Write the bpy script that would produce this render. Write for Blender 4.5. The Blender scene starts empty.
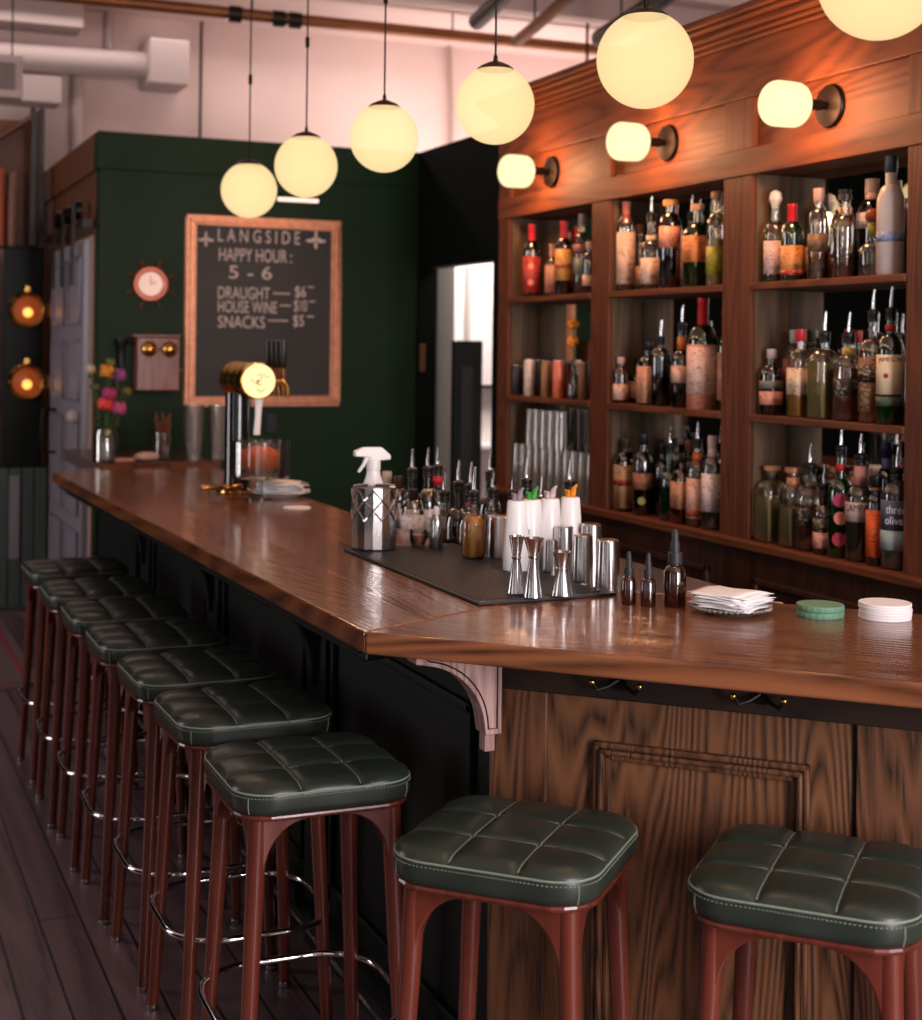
import bpy, bmesh, math, random
from mathutils import Vector, Matrix
random.seed(7)
PI = math.pi
C = bpy.context.scene.collection
# ---------------------------------------------------------------- camera frame
FPX = 1473.0; CX = 461.0; CY = 348.0; ROLL = .0125; YAW = math.radians(23.2); EYE = 1.6
SN, CS = math.sin(YAW), math.cos(YAW)

def un(px, py, X=None, Y=None, Z=None, S=None):
    """where the sight line through a photograph point meets a plane of the room"""
    dx, dy = px - CX, py - CY
    x = (dx + ROLL * dy) / FPX; y = (dy - ROLL * dx) / FPX
    r = (SN + x * CS, CS - x * SN, -y)
    if X is not None: t = X / r[0]
    elif Y is not None: t = Y / r[1]
    elif S is not None: t = S / (r[0] + r[1])
    else: t = (Z - EYE) / r[2]
    return Vector((t * r[0], t * r[1], EYE + t * r[2]))

# ---------------------------------------------------------------- mesh builder
class MB:
    def __init__(self): self.v = []; self.f = []; self.s = []; self.M = Matrix.Identity(4)
    def at(self, x=0, y=0, z=0, rz=0, rx=0, ry=0):
        self.M = Matrix.Translation((x, y, z)) @ Matrix.Rotation(rz, 4, 'Z') @ Matrix.Rotation(ry, 4, 'Y') @ Matrix.Rotation(rx, 4, 'X')
        return self
    def add(self, vs, fs, smooth=False):
        o = len(self.v)
        self.v += [self.M @ Vector(p) for p in vs]
        self.f += [tuple(i + o for i in f) for f in fs]
        self.s += [smooth] * len(fs)
        return self
    def box(self, x0, x1, y0, y1, z0, z1):
        vs = [(x, y, z) for x in (x0, x1) for y in (y0, y1) for z in (z0, z1)]
        return self.add(vs, [(0, 1, 3, 2), (4, 6, 7, 5), (0, 4, 5, 1), (2, 3, 7, 6), (0, 2, 6, 4), (1, 5, 7, 3)])
    def prism(self, poly, z0, z1):
        n = len(poly)
        vs = [(x, y, z0) for x, y in poly] + [(x, y, z1) for x, y in poly]
        fs = [tuple(reversed(range(n))), tuple(range(n, 2 * n))] + [(i, (i + 1) % n, n + (i + 1) % n, n + i) for i in range(n)]
        return self.add(vs, fs)
    def lathe(self, prof, n=24, smooth=True, lobes=0, amp=0.0):
        vs = []; fs = []; m = len(prof)
        for i in range(n):
            a = 2 * PI * i / n; k = 1 + (amp * math.cos(lobes * a) if lobes else 0)
            for r, z in prof: vs.append((r * k * math.cos(a), r * k * math.sin(a), z))
        for i in range(n):
            j = (i + 1) % n
            for q in range(m - 1): fs.append((i * m + q, j * m + q, j * m + q + 1, i * m + q + 1))
        if prof[0][0] > 1e-6: fs.append(tuple(reversed([i * m for i in range(n)])))
        if prof[-1][0] > 1e-6: fs.append(tuple(i * m + m - 1 for i in range(n)))
        return self.add(vs, fs, smooth)
    def tube(self, pts, r, n=8, closed=False):
        pts = [Vector(p) for p in pts]; m = len(pts)
        rr = r if isinstance(r, (list, tuple)) else [r] * m
        vs = []; fs = []; ref = None
        for i, p in enumerate(pts):
            a = pts[(i - 1) % m] if (closed or i > 0) else p
            b = pts[(i + 1) % m] if (closed or i < m - 1) else p
            t = (b - a).normalized()
            if ref is None:
                ref = t.orthogonal().normalized()
            u = (ref - t * ref.dot(t)).normalized(); w = t.cross(u); ref = u
            for k in range(n):
                an = 2 * PI * k / n
                vs.append(p + (u * math.cos(an) + w * math.sin(an)) * rr[i])
        for i in range(m if closed else m - 1):
            j = (i + 1) % m
            for k in range(n):
                l = (k + 1) % n
                fs.append((i * n + k, i * n + l, j * n + l, j * n + k))
        if not closed: fs += [tuple(reversed(range(n))), tuple((m - 1) * n + k for k in range(n))]
        return self.add(vs, fs, True)
    def sphere(self, c, r, n=20, m=12, sx=1, sy=1, sz=1, lobes=0, amp=0):
        vs = []; fs = []
        for i in range(m + 1):
            ph = PI * i / m
            for k in range(n):
                a = 2 * PI * k / n; q = 1 + amp * abs(math.sin(lobes * a / 2)) if lobes else 1
                vs.append((c[0] + r * sx * q * math.sin(ph) * math.cos(a), c[1] + r * sy * q * math.sin(ph) * math.sin(a), c[2] + r * sz * math.cos(ph)))
        for i in range(m):
            for k in range(n):
                l = (k + 1) % n
                fs.append((i * n + k, (i + 1) * n + k, (i + 1) * n + l, i * n + l))
        return self.add(vs, fs, True)
    def build(self, name, mat, parent=None, bevel=0, sharp=40, solid=0):
        me = bpy.data.meshes.new(name)
        me.from_pydata([tuple(p) for p in self.v], [], self.f)
        me.polygons.foreach_set('use_smooth', self.s)
        bm = bmesh.new(); bm.from_mesh(me)
        bmesh.ops.remove_doubles(bm, verts=bm.verts, dist=1e-6)
        bmesh.ops.recalc_face_normals(bm, faces=bm.faces)
        bm.to_mesh(me); bm.free()
        if any(self.s): me.set_sharp_from_angle(angle=math.radians(sharp))
        me.materials.append(mat)
        o = bpy.data.objects.new(name, me); C.objects.link(o)
        if parent: o.parent = parent
        if solid:
            s = o.modifiers.new('solid', 'SOLIDIFY'); s.thickness = solid
        if bevel:
            b = o.modifiers.new('bevel', 'BEVEL'); b.width = bevel; b.segments = 2; b.limit_method = 'ANGLE'; b.angle_limit = math.radians(40)
        return o

def tag(o, label=None, cat=None, group=None, kind=None):
    if label: o['label'] = label
    if cat: o['category'] = cat
    if group: o['group'] = group
    if kind: o['kind'] = kind
    return o
def thing(name, label, cat, loc=(0, 0, 0), rz=0, group=None):
    o = bpy.data.objects.new(name, None); C.objects.link(o)
    o.location = loc; o.rotation_euler = (0, 0, rz); o.empty_display_size = .05
    return tag(o, label, cat, group)
def struct(name, mb, mat, **k):
    return tag(mb.build(name, mat, **k), kind='structure')
def copy_tree(o, parent=None):
    c = o.copy(); C.objects.link(c)
    if parent: c.parent = parent
    for ch in list(o.children): copy_tree(ch, c)
    return c

# ---------------------------------------------------------------- materials
def lin(c):
    return tuple(((x / 255) / 12.92 if x / 255 <= .04045 else (((x / 255) + .055) / 1.055) ** 2.4) for x in c) + (1,)
def newmat(name):
    m = bpy.data.materials.new(name); m.use_nodes = True
    nt = m.node_tree; b = nt.nodes['Principled BSDF']
    return m, nt, b
def plain(name, col, rough=.5, metal=0, spec=.5, coat=0, noise=.0, nscale=8, bump=0, emit=None, es=0, sheen=0):
    m, nt, b = newmat(name)
    b.inputs['Base Color'].default_value = lin(col); b.inputs['Roughness'].default_value = rough
    b.inputs['Metallic'].default_value = metal; b.inputs['Specular IOR Level'].default_value = spec
    b.inputs['Coat Weight'].default_value = coat; b.inputs['Coat Roughness'].default_value = .12
    if emit: b.inputs['Emission Color'].default_value = lin(emit); b.inputs['Emission Strength'].default_value = es
    tc = nt.nodes.new('ShaderNodeTexCoord'); nz = nt.nodes.new('ShaderNodeTexNoise'); nz.inputs['Scale'].default_value = nscale
    nz.inputs['Detail'].default_value = 5
    nt.links.new(tc.outputs['Object'], nz.inputs['Vector'])
    if noise:
        hsv = nt.nodes.new('ShaderNodeHueSaturation'); hsv.inputs['Color'].default_value = lin(col)
        mr = nt.nodes.new('ShaderNodeMapRange'); mr.inputs[1].default_value = .3; mr.inputs[2].default_value = .7
        mr.inputs[3].default_value = 1 - noise; mr.inputs[4].default_value = 1 + noise
        nt.links.new(nz.outputs['Fac'], mr.inputs[0]); nt.links.new(mr.outputs[0], hsv.inputs['Value'])
        nt.links.new(hsv.outputs[0], b.inputs['Base Color'])
    if bump:
        bp = nt.nodes.new('ShaderNodeBump'); bp.inputs['Strength'].default_value = bump; bp.inputs['Distance'].default_value = .01
        nt.links.new(nz.outputs['Fac'], bp.inputs['Height']); nt.links.new(bp.outputs[0], b.inputs['Normal'])
    return m
def wood(name, c1, c2, axis='Z', rough=.45, scale=5.0, rings=14, coat=0, rot=0, stretch=.1, bump=.15, spec=.5, planks=None, mixf=1.0):
    m, nt, b = newmat(name)
    N, L = nt.nodes, nt.links
    tc = N.new('ShaderNodeTexCoord'); mp0 = N.new('ShaderNodeMapping'); mp0.inputs['Rotation'].default_value = (0, 0, rot)
    L.new(tc.outputs['Object'], mp0.inputs['Vector'])
    mp = N.new('ShaderNodeMapping')
    mp.inputs['Scale'].default_value = {'X': (stretch, 1, 1), 'Y': (1, stretch, .45), 'Z': (1, 1, stretch)}[axis]
    L.new(mp0.outputs[0], mp.inputs['Vector'])
    src = mp.outputs[0]
    n1 = N.new('ShaderNodeTexNoise'); n1.inputs['Scale'].default_value = scale; n1.inputs['Detail'].default_value = 1.5; n1.inputs['Distortion'].default_value = .3
    L.new(src, n1.inputs['Vector'])
    mul = N.new('ShaderNodeMath'); mul.operation = 'MULTIPLY'; mul.inputs[1].default_value = rings; L.new(n1.outputs['Fac'], mul.inputs[0])
    fr = N.new('ShaderNodeMath'); fr.operation = 'PINGPONG'; fr.inputs[1].default_value = .5; L.new(mul.outputs[0], fr.inputs[0])
    n2 = N.new('ShaderNodeTexNoise'); n2.inputs['Scale'].default_value = scale * 22; n2.inputs['Detail'].default_value = 3; L.new(src, n2.inputs['Vector'])
    a1 = N.new('ShaderNodeMath'); a1.operation = 'MULTIPLY'; a1.inputs[1].default_value = 1.5; L.new(n2.outputs['Fac'], a1.inputs[0])
    a2 = N.new('ShaderNodeMath'); a2.operation = 'MULTIPLY'; L.new(a1.outputs[0], a2.inputs[0]); L.new(fr.outputs[0], a2.inputs[1])
    mr = N.new('ShaderNodeMapRange'); mr.inputs[1].default_value = .05; mr.inputs[2].default_value = .5; L.new(a2.outputs[0], mr.inputs[0])
    mix = N.new('ShaderNodeMix'); mix.data_type = 'RGBA'; mix.inputs[6].default_value = lin(c1); mix.inputs[7].default_value = lin(c2)
    L.new(mr.outputs[0], mix.inputs[0])
    out = mix.outputs[2]
    if planks:   # plank seams (width, direction axis index)
        w, ln, tint = planks
        br = N.new('ShaderNodeTexBrick'); br.inputs['Scale'].default_value = 1; br.inputs['Mortar Size'].default_value = .004
        br.inputs['Brick Width'].default_value = ln; br.inputs['Row Height'].default_value = w
        br.inputs['Color1'].default_value = (1, 1, 1, 1); br.inputs['Color2'].default_value = (tint, tint, tint, 1); br.inputs['Mortar'].default_value = (.1, .1, .1, 1)
        br.offset = .37
        mp2 = N.new('ShaderNodeMapping'); mp2.inputs['Rotation'].default_value = (0, 0, PI / 2); L.new(mp0.outputs[0], mp2.inputs['Vector'])
        L.new(mp2.outputs[0], br.inputs['Vector'])
        mm = N.new('ShaderNodeMix'); mm.data_type = 'RGBA'; mm.blend_type = 'MULTIPLY'; mm.inputs[0].default_value = 1
        L.new(out, mm.inputs[6]); L.new(br.outputs['Color'], mm.inputs[7]); out = mm.outputs[2]
    L.new(out, b.inputs['Base Color'])
    b.inputs['Roughness'].default_value = rough; b.inputs['Coat Weight'].default_value = coat; b.inputs['Coat Roughness'].default_value = .1
    b.inputs['Specular IOR Level'].default_value = spec
    bp = N.new('ShaderNodeBump'); bp.inputs['Strength'].default_value = bump; bp.inputs['Distance'].default_value = .003
    L.new(mr.outputs[0], bp.inputs['Height']); L.new(bp.outputs[0], b.inputs['Normal'])
    return m
def glass(name, col, clear=.8, rough=.04, body=None):
    """thin coloured glass: transparent with a glossy skin that strengthens towards the edges, and a little body colour"""
    m, nt, b = newmat(name); N, L = nt.nodes, nt.links
    b.inputs['Base Color'].default_value = lin(body or col); b.inputs['Roughness'].default_value = .15
    tr = N.new('ShaderNodeBsdfTransparent'); tr.inputs[0].default_value = lin(col)
    gl = N.new('ShaderNodeBsdfGlossy'); gl.inputs['Roughness'].default_value = rough; gl.inputs['Color'].default_value = (1, 1, 1, 1)
    mx = N.new('ShaderNodeMixShader'); mx.inputs[0].default_value = clear
    L.new(b.outputs[0], mx.inputs[1]); L.new(tr.outputs[0], mx.inputs[2])
    fr = N.new('ShaderNodeFresnel'); fr.inputs[0].default_value = 1.5
    m2 = N.new('ShaderNodeMath'); m2.operation = 'MULTIPLY_ADD'; m2.inputs[1].default_value = 1.1; m2.inputs[2].default_value = .05; L.new(fr.outputs[0], m2.inputs[0])
    mx2 = N.new('ShaderNodeMixShader'); L.new(m2.outputs[0], mx2.inputs[0]); L.new(mx.outputs[0], mx2.inputs[1]); L.new(gl.outputs[0], mx2.inputs[2])
    L.new(mx2.outputs[0], N['Material Output'].inputs[0])
    return m
def opal(name, col, es, trans=.3):
    """lit opal glass: glows itself and passes part of the bulb's light"""
    m, nt, b = newmat(name); N, L = nt.nodes, nt.links
    N.remove(b)
    e = N.new('ShaderNodeEmission'); e.inputs[0].default_value = lin(col); e.inputs[1].default_value = es
    lw = N.new('ShaderNodeLayerWeight'); lw.inputs[0].default_value = .3
    mr = N.new('ShaderNodeMapRange'); mr.inputs[3].default_value = es; mr.inputs[4].default_value = es * .72; L.new(lw.outputs['Facing'], mr.inputs[0]); L.new(mr.outputs[0], e.inputs[1])
    t = N.new('ShaderNodeBsdfTransparent'); mx = N.new('ShaderNodeMixShader'); mx.inputs[0].default_value = trans
    L.new(e.outputs[0], mx.inputs[1]); L.new(t.outputs[0], mx.inputs[2]); L.new(mx.outputs[0], N['Material Output'].inputs[0])
    return m

M = {}
M['top'] = wood('oak_worktop_along', (142, 84, 50), (72, 38, 22), 'Y', rough=.22, scale=5, rings=34, coat=.3, stretch=.06, bump=.25)
M['top45'] = wood('oak_worktop_across', (140, 86, 55), (68, 38, 24), 'Y', rough=.22, scale=5, rings=34, coat=.3, rot=-PI / 4, stretch=.06, bump=.25)
M['oak'] = wood('dark_oak_panel', (118, 76, 48), (36, 20, 12), 'Z', rough=.45, scale=4.5, rings=42, stretch=.1, bump=.4)
M['oak2'] = wood('dark_oak_stile', (106, 66, 42), (30, 17, 10), 'Z', rough=.45, scale=6, rings=34, stretch=.08, bump=.4)
M['oakbd'] = wood('black_oak_board', (44, 28, 20), (16, 10, 7), 'Y', rough=.6, spec=.3, scale=9, rings=8, rot=-PI / 4, stretch=.08)
M['corbel'] = wood('weathered_oak', (186, 146, 138), (126, 88, 82), 'Z', rough=.6, scale=18, rings=6, stretch=.06)
M['cab'] = wood('reddish_oak', (108, 57, 32), (70, 34, 19), 'Z', rough=.58, scale=6, rings=26, coat=0, stretch=.06, spec=.3)
M['cabh'] = wood('reddish_oak_level', (114, 61, 33), (73, 36, 19), 'Y', rough=.58, scale=6, rings=26, coat=0, stretch=.06, spec=.3)
M['cabd'] = wood('oak_base_with_shade', (70, 36, 24), (34, 16, 10), 'Z', rough=.45, scale=9, rings=8, stretch=.08)  # shade low on the cabinet put into the oak colour
M['cabin'] = wood('grey_brown_boards', (104, 80, 58), (66, 48, 34), 'Z', rough=.55, scale=12, rings=6, stretch=.06)
M['floor'] = wood('dark_floor_planks', (124, 98, 102), (78, 60, 64), 'Y', rough=.38, scale=5, rings=5, stretch=.06, planks=(.11, 2.1, .7), bump=.2)
M['leg'] = wood('red_brown_beech', (106, 46, 32), (74, 28, 20), 'Z', rough=.3, scale=14, rings=4, coat=.3, stretch=.05, bump=.05)
M['leather'] = plain('green_black_leather', (44, 52, 45), .32, spec=.45, noise=.18, nscale=14, bump=.1)
M['leatherd'] = plain('black_green_leather', (26, 32, 27), .32, spec=.6, noise=.18, nscale=14, bump=.12)
M['thread'] = plain('pale_seam', (132, 140, 126), .6)
M['green'] = plain('bottle_green_paint', (6, 42, 15), .55, spec=.25, noise=.08, nscale=3)
M['greend'] = plain('deep_green_paint', (8, 16, 11), .5, spec=.3, noise=.1, nscale=4)
M['black'] = plain('black_paint', (9, 9, 9), .35)
M['brownp'] = plain('brown_paint', (104, 58, 28), .5, noise=.12, nscale=3)
M['plaster'] = plain('pinkish_white_plaster', (222, 196, 188), .8, noise=.05, nscale=1.5, bump=.1)
M['white'] = plain('white_paint', (186, 168, 163), .5)
M['grey'] = plain('grey_door_paint', (150, 142, 152), .35, noise=.06, nscale=3)
M['greyg'] = plain('grey_green_paint', (84, 98, 90), .35, noise=.06)
M['copper'] = plain('old_copper_pipe', (132, 82, 50), .45, metal=.6, noise=.2, nscale=6)
M['brass'] = plain('polished_brass', (222, 168, 88), .18, metal=1)
M['gold'] = plain('gilded_frame', (240, 168, 130), .38, metal=.3, noise=.15, nscale=30)
M['steel'] = plain('brushed_steel', (208, 204, 204), .2, metal=1)
M['chrome'] = plain('chrome', (225, 225, 228), .07, metal=1)
M['bronze'] = plain('dark_bronze', (38, 27, 21), .4, metal=.6)
M['iron'] = plain('black_iron', (16, 15, 15), .4, metal=.5)
M['rubber'] = plain('black_rubber', (42, 42, 45), .5)
M['slate'] = plain('chalkboard_slate', (44, 43, 42), .55, noise=.3, nscale=2.5)
M['chalk'] = plain('chalk', (226, 208, 200), .9)
M['paper'] = plain('white_paper', (250, 247, 248), .8)
M['porc'] = plain('white_china', (248, 246, 246), .25)
M['coaster'] = plain('green_coaster', (104, 150, 122), .6)
M['mirror'] = plain('mirror_glass', (205, 205, 200), .02, metal=1)
M['pumpkin'] = plain('orange_pumpkin', (250, 104, 28), .45, noise=.15, nscale=8)
M['leaf'] = plain('leaf_green', (62, 88, 40), .5, noise=.3, nscale=20)
M['wphone'] = wood('walnut_case', (150, 90, 76), (104, 58, 48), 'Z', rough=.35, scale=12, rings=5, coat=.3)
M['opal'] = opal('lit_opal_glass', (255, 222, 162), 1.3)
M['opals'] = opal('lit_opal_sconce', (255, 238, 178), 1.6)
M['glow'] = plain('glowing_lamp', (255, 190, 110), .5, emit=(255, 170, 80), es=2.2)
M['tube'] = plain('lit_tube', (255, 220, 200), .5, emit=(255, 222, 200), es=1.2)
M['dial'] = plain('clock_dial_glare', (240, 220, 210), .4, emit=(255, 200, 180), es=.45)  # glare on the dial put in as emission
M['disc'] = plain('lit_tap_badge', (240, 225, 170), .4, emit=(255, 235, 165), es=.7)
M['gclear'] = glass('clear_glass', (240, 238, 232), .93, body=(150, 148, 140))
M['gtumbler'] = glass('pint_glass', (240, 235, 232), .8, body=(226, 220, 214), rough=.08)
M['gflint'] = glass('flint_bottle_glass', (250, 246, 240), .94, body=(150, 142, 124))
M['ggreen'] = glass('green_bottle_glass', (34, 92, 40), .45, body=(10, 44, 16))
M['gdark'] = glass('black_bottle_glass', (24, 22, 18), .15, body=(7, 8, 7))
M['gamber'] = glass('amber_bottle_glass', (150, 62, 18), .45, body=(52, 16, 6))
M['gfrost'] = plain('frosted_bottle_glass', (186, 172, 168), .35, spec=.7)
M['gred'] = glass('red_spirit', (120, 18, 14), .45, body=(72, 8, 8))
for nm, c, b_ in (('gold', (240, 190, 100), (232, 160, 62)), ('amberl', (200, 100, 34), (190, 86, 26)), ('brownl', (120, 50, 18), (96, 38, 14)),
                  ('red', (150, 26, 22), (128, 18, 16)), ('darkl', (36, 12, 8), (20, 7, 5)), ('pale', (236, 226, 184), (240, 228, 180)), ('orange', (252, 170, 60), (252, 160, 50)), ('water', (222, 224, 222), (150, 150, 146))):
    M['l_' + nm] = glass('liquid_' + nm, c, .08 if nm == 'orange' else .22, body=b_)
M['l_orange'] = plain('orange_juice', (255, 176, 66), .4)
M['l_pale'] = plain('pale_spirit', (176, 158, 104), .3)
_pm = {}
def paint(c, rough=.5, metal=0, noise=0):
    k = (tuple(c), rough, metal, noise)
    if k not in _pm: _pm[k] = plain('colour_%d_%d_%d' % tuple(c), c, rough, metal, noise=noise, nscale=40)
    return _pm[k]

def printed(c):
    """label paper with rows of small illegible print"""
    k = ('print',) + tuple(c)
    if k in _pm: return _pm[k]
    m, nt, b = newmat('label_%d_%d_%d' % tuple(c)); N, L = nt.nodes, nt.links
    b.inputs['Roughness'].default_value = .5
    tc = N.new('ShaderNodeTexCoord'); mp = N.new('ShaderNodeMapping'); mp.inputs['Scale'].default_value = (60, 60, 330); L.new(tc.outputs['Object'], mp.inputs[0])
    n = N.new('ShaderNodeTexNoise'); n.inputs['Scale'].default_value = 1.1; n.inputs['Detail'].default_value = 1; L.new(mp.outputs[0], n.inputs['Vector'])
    n2 = N.new('ShaderNodeTexNoise'); n2.inputs['Scale'].default_value = 42; L.new(tc.outputs['Object'], n2.inputs['Vector'])
    a = N.new('ShaderNodeMath'); a.operation = 'GREATER_THAN'; a.inputs[1].default_value = .56; L.new(n.outputs['Fac'], a.inputs[0])
    d = N.new('ShaderNodeMath'); d.operation = 'GREATER_THAN'; d.inputs[1].default_value = .5; L.new(n2.outputs['Fac'], d.inputs[0])
    e = N.new('ShaderNodeMath'); e.operation = 'MULTIPLY'; L.new(a.outputs[0], e.inputs[0]); L.new(d.outputs[0], e.inputs[1])
    f = N.new('ShaderNodeMath'); f.operation = 'MULTIPLY'; f.inputs[1].default_value = .75; L.new(e.outputs[0], f.inputs[0])
    mx = N.new('ShaderNodeMix'); mx.data_type = 'RGBA'; mx.inputs[6].default_value = lin(c)
    mx.inputs[7].default_value = lin((c[0] * .35, c[1] * .3, c[2] * .3)) if sum(c) > 240 else lin((190, 170, 140))
    L.new(f.outputs[0], mx.inputs[0]); L.new(mx.outputs[2], b.inputs['Base Color'])
    _pm[k] = m; return m

# ---------------------------------------------------------------- lettering
def letters(txt, name, mat, place, width=None, height=None, depth=.0012, parent=None, bold=0):
    """flat raised lettering; place(u, v, w) maps text coordinates (0..width, 0..height, 0..depth) to the surface"""
    cu = bpy.data.curves.new('tmp', 'FONT'); cu.body = txt; cu.size = 1; cu.extrude = .5; cu.resolution_u = 3; cu.offset = bold
    to = bpy.data.objects.new('tmp', cu); C.objects.link(to)
    dg = bpy.context.evaluated_depsgraph_get(); dg.update()
    me = bpy.data.meshes.new_from_object(to.evaluated_get(dg))
    bpy.data.objects.remove(to); bpy.data.curves.remove(cu)
    if not len(me.vertices): return None
    xs = [v.co.x for v in me.vertices]; ys = [v.co.y for v in me.vertices]
    x0, x1, y0, y1 = min(xs), max(xs), min(ys), max(ys)
    for v in me.vertices:
        u = (v.co.x - x0) / (x1 - x0) * width; h = (v.co.y - y0) / (y1 - y0) * height
        v.co = Vector(place(u, h, (v.co.z + .5) * depth))
    me.name = name; me.materials.clear(); me.materials.append(mat)
    o = bpy.data.objects.new(name, me); C.objects.link(o)
    if parent: o.parent = parent
    return o

# ================================================================ THE ROOM
XL, XR, YF, YB, ZC = -3.2, 6.0, -1.5, 9.6, 3.72
struct('floor', MB().box(XL, XR, YF, YB + 2.5, -.05, 0), M['floor'])
struct('ceiling', MB().box(XL, XR, YF, YB + 2.5, ZC, ZC + .1), M['plaster'])
# wall beyond the green box
struct('wall_back', MB().box(.5, XR, YB, YB + .12, 0, ZC), M['plaster'])
struct('wall_back_2', MB().box(XL, .5, YB, YB + .12, 0, ZC), plain('dark_mirror_backdrop', (7, 12, 9), .8, spec=.1))  # unseen wall end coloured dark so the mirrors reflect a dark room
struct('wall_right', MB().box(XR, XR + .1, YF, YB + .12, 0, ZC), M['plaster'])
# street side with shop windows
wf = MB(); wf.box(XL, XR, YF - .15, YF, 0, .45); wf.box(XL, XR, YF - .15, YF, 3.2, ZC)
for a, b in ((XL, -2.6), (-.35, -.05), (2.2, 2.5), (4.8, XR)): wf.box(a, b, YF - .15, YF, .45, 3.2)
struct('wall_front', wf, M['greend'])
wl = MB(); wl.box(XL - .15, XL, YF - .15, YB, 0, .7); wl.box(XL - .15, XL, YF - .15, YB, 3.1, ZC)
for a, b in ((YF - .15, -.6), (-.0, 1.5), (2.1, 5.6), (7.0, YB)): wl.box(XL - .15, XL, a, b, .7, 3.1)
struct('wall_left', wl, M['greend'])
def window(n, x0, x1, y0, y1, z0, z1):
    w = MB(); t = .05
    if x1 - x0 > y1 - y0:
        ym = (y0 + y1) / 2
        w.box(x0, x1, ym - .04, ym + .04, z0, z0 + t); w.box(x0, x1, ym - .04, ym + .04, z1 - t, z1)
        for x in (x0, (x0 + x1) / 2 - t / 2, x1 - t): w.box(x, x + t, ym - .04, ym + .04, z0 + t, z1 - t)
        p = MB().box(x0 + t, x1 - t, ym - .003, ym + .003, z0 + t, z1 - t)
    else:
        xm = (x0 + x1) / 2
        w.box(xm - .04, xm + .04, y0, y1, z0, z0 + t); w.box(xm - .04, xm + .04, y0, y1, z1 - t, z1)
        for y in (y0, (y0 + y1) / 2 - t / 2, y1 - t): w.box(xm - .04, xm + .04, y, y + t, z0 + t, z1 - t)
        p = MB().box(xm - .003, xm + .003, y0 + t, y1 - t, z0 + t, z1 - t)
    o = struct('window_%d' % n, w, M['black'])
    p.build('window_pane', M['gclear'], o)
window(1, -2.6, -.35, YF - .15, YF, .45, 3.2); window(2, -.05, 2.2, YF - .15, YF, .45, 3.2); window(3, 2.5, 4.8, YF - .15, YF, .45, 3.2)
window(4, XL - .15, XL, -.6, 0, .7, 3.1); window(5, XL - .15, XL, 1.5, 2.1, .7, 3.1); window(6, XL - .15, XL, 5.6, 7.0, .7, 3.1)

# green service box at the far end (front face Y=7.5, side face X=1.23), open above
GY, GX, GH = 7.5, 1.235, 2.665
g = MB(); g.box(GX, 2.95, GY, GY + .1, 0, GH - .19)
struct('wall_green_front', g, M['green'])
struct('trim_1', MB().box(GX - .015, 2.95, GY - .015, GY + .1, GH - .19, GH), M['green'], bevel=.004)
struct('wall_green_side', MB().box(GX, GX + .1, GY + .1, YB, 2.2, GH - .19).box(GX, GX + .1, 8.95, YB, 0, 2.2).box(GX, GX + .1, GY + .1, GY + .16, 0, 2.2), M['brownp'])
struct('trim_2', MB().box(GX - .015, GX + .1, GY + .1, YB, GH - .19, GH), M['brownp'])
# partition behind the back bar with the doorway beside the chalkboard wall
DZ = 2.03
g = MB(); g.box(2.95, 3.05, -.5, 6.5, 0, GH); g.box(2.95, 3.05, 6.5, 7.47, DZ, GH); g.box(2.95, 3.05, 7.47, GY + .1, 0, GH)
struct('wall_partition', g, plain('matt_dark_green', (6, 13, 9), .75, spec=.12))
# passage beyond the doorway
struct('wall_passage', MB().box(3.05, XR, 8.6, 8.7, 0, GH), M['greyg'])
pw = un(455, 262, Y=8.3); pe = un(499, 257, Y=8.3)
t = thing('cold_cupboard', 'tall white cupboard with a shelf, seen through the doorway beside the chalkboard wall', 'cupboard', (0, 0, 0))
MB().box(pw.x, pe.x + .35, 8.3, 8.58, 0, 2.15).build('body', plain('bright_white', (240, 228, 225), .5), t, bevel=.006)
MB().box(pw.x + .07, pw.x + .1, 8.28, 8.3, 0.02, 2.1).build('edge_strip', M['white'], t)
MB().box(pw.x + .1, pe.x + .3, 8.2, 8.3, 1.36, 1.375).build('shelf', M['iron'], t)
MB().box(pw.x + .1, pe.x + .3, 8.15, 8.3, .98, 1.02).build('basin', M['porc'], t, bevel=.01)
# half height dark door leaf in the doorway
a = un(423, 340, Y=7.25); b = un(478, 343, Y=7.25)
t = thing('half_height_door', 'black half-height door leaf standing open in the passage doorway', 'door', (0, 0, 0))
MB().box(max(a.x, 3.06), b.x + .02, 7.23, 7.27, .02, a.z).build('leaf', M['greend'], t, bevel=.004)
MB().box(3.10, b.x - .04, 7.224, 7.232, .15, 1.5).build('inset_panel', M['black'], t)
MB().box(2.955, 2.985, 7.455, 7.469, 1.47, 1.62).build('strike_plate', M['brownp']).name = 'strike_plate'
o = bpy.data.objects['strike_plate']; tag(o, 'brass strike plate on the doorway jamb beside the black half-height door', 'door plate')

# ---- left end: sliding door, porthole panel, wainscot
t = thing('sliding_door', 'pale grey panelled sliding door hanging from black rollers on the box side', 'door', (0, 0, 0))
dx = GX - .045
d = MB(); d.box(dx, dx + .035, 7.68, 8.86, .05, 2.13)
d.build('door_slab', M['grey'], t, bevel=.004)
m_ = MB()
for z0, z1 in ((.12, .62), (.7, 1.2), (1.3, 1.62), (1.7, 2.05)):
    for y0, y1 in ((7.76, 8.22), (8.32, 8.78)):
        m_.box(dx - .012, dx, y0, y1, z0, z0 + .02); m_.box(dx - .012, dx, y0, y1, z1 - .02, z1); m_.box(dx - .012, dx, y0, y0 + .02, z0, z1); m_.box(dx - .012, dx, y1 - .02, y1, z0, z1)
m_.build('panel_moulding', M['grey'], t, bevel=.003)
MB().box(dx - .02, dx + .03, 7.6, 9.0, 2.19, 2.23).build('rail', M['iron'], t)
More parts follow.
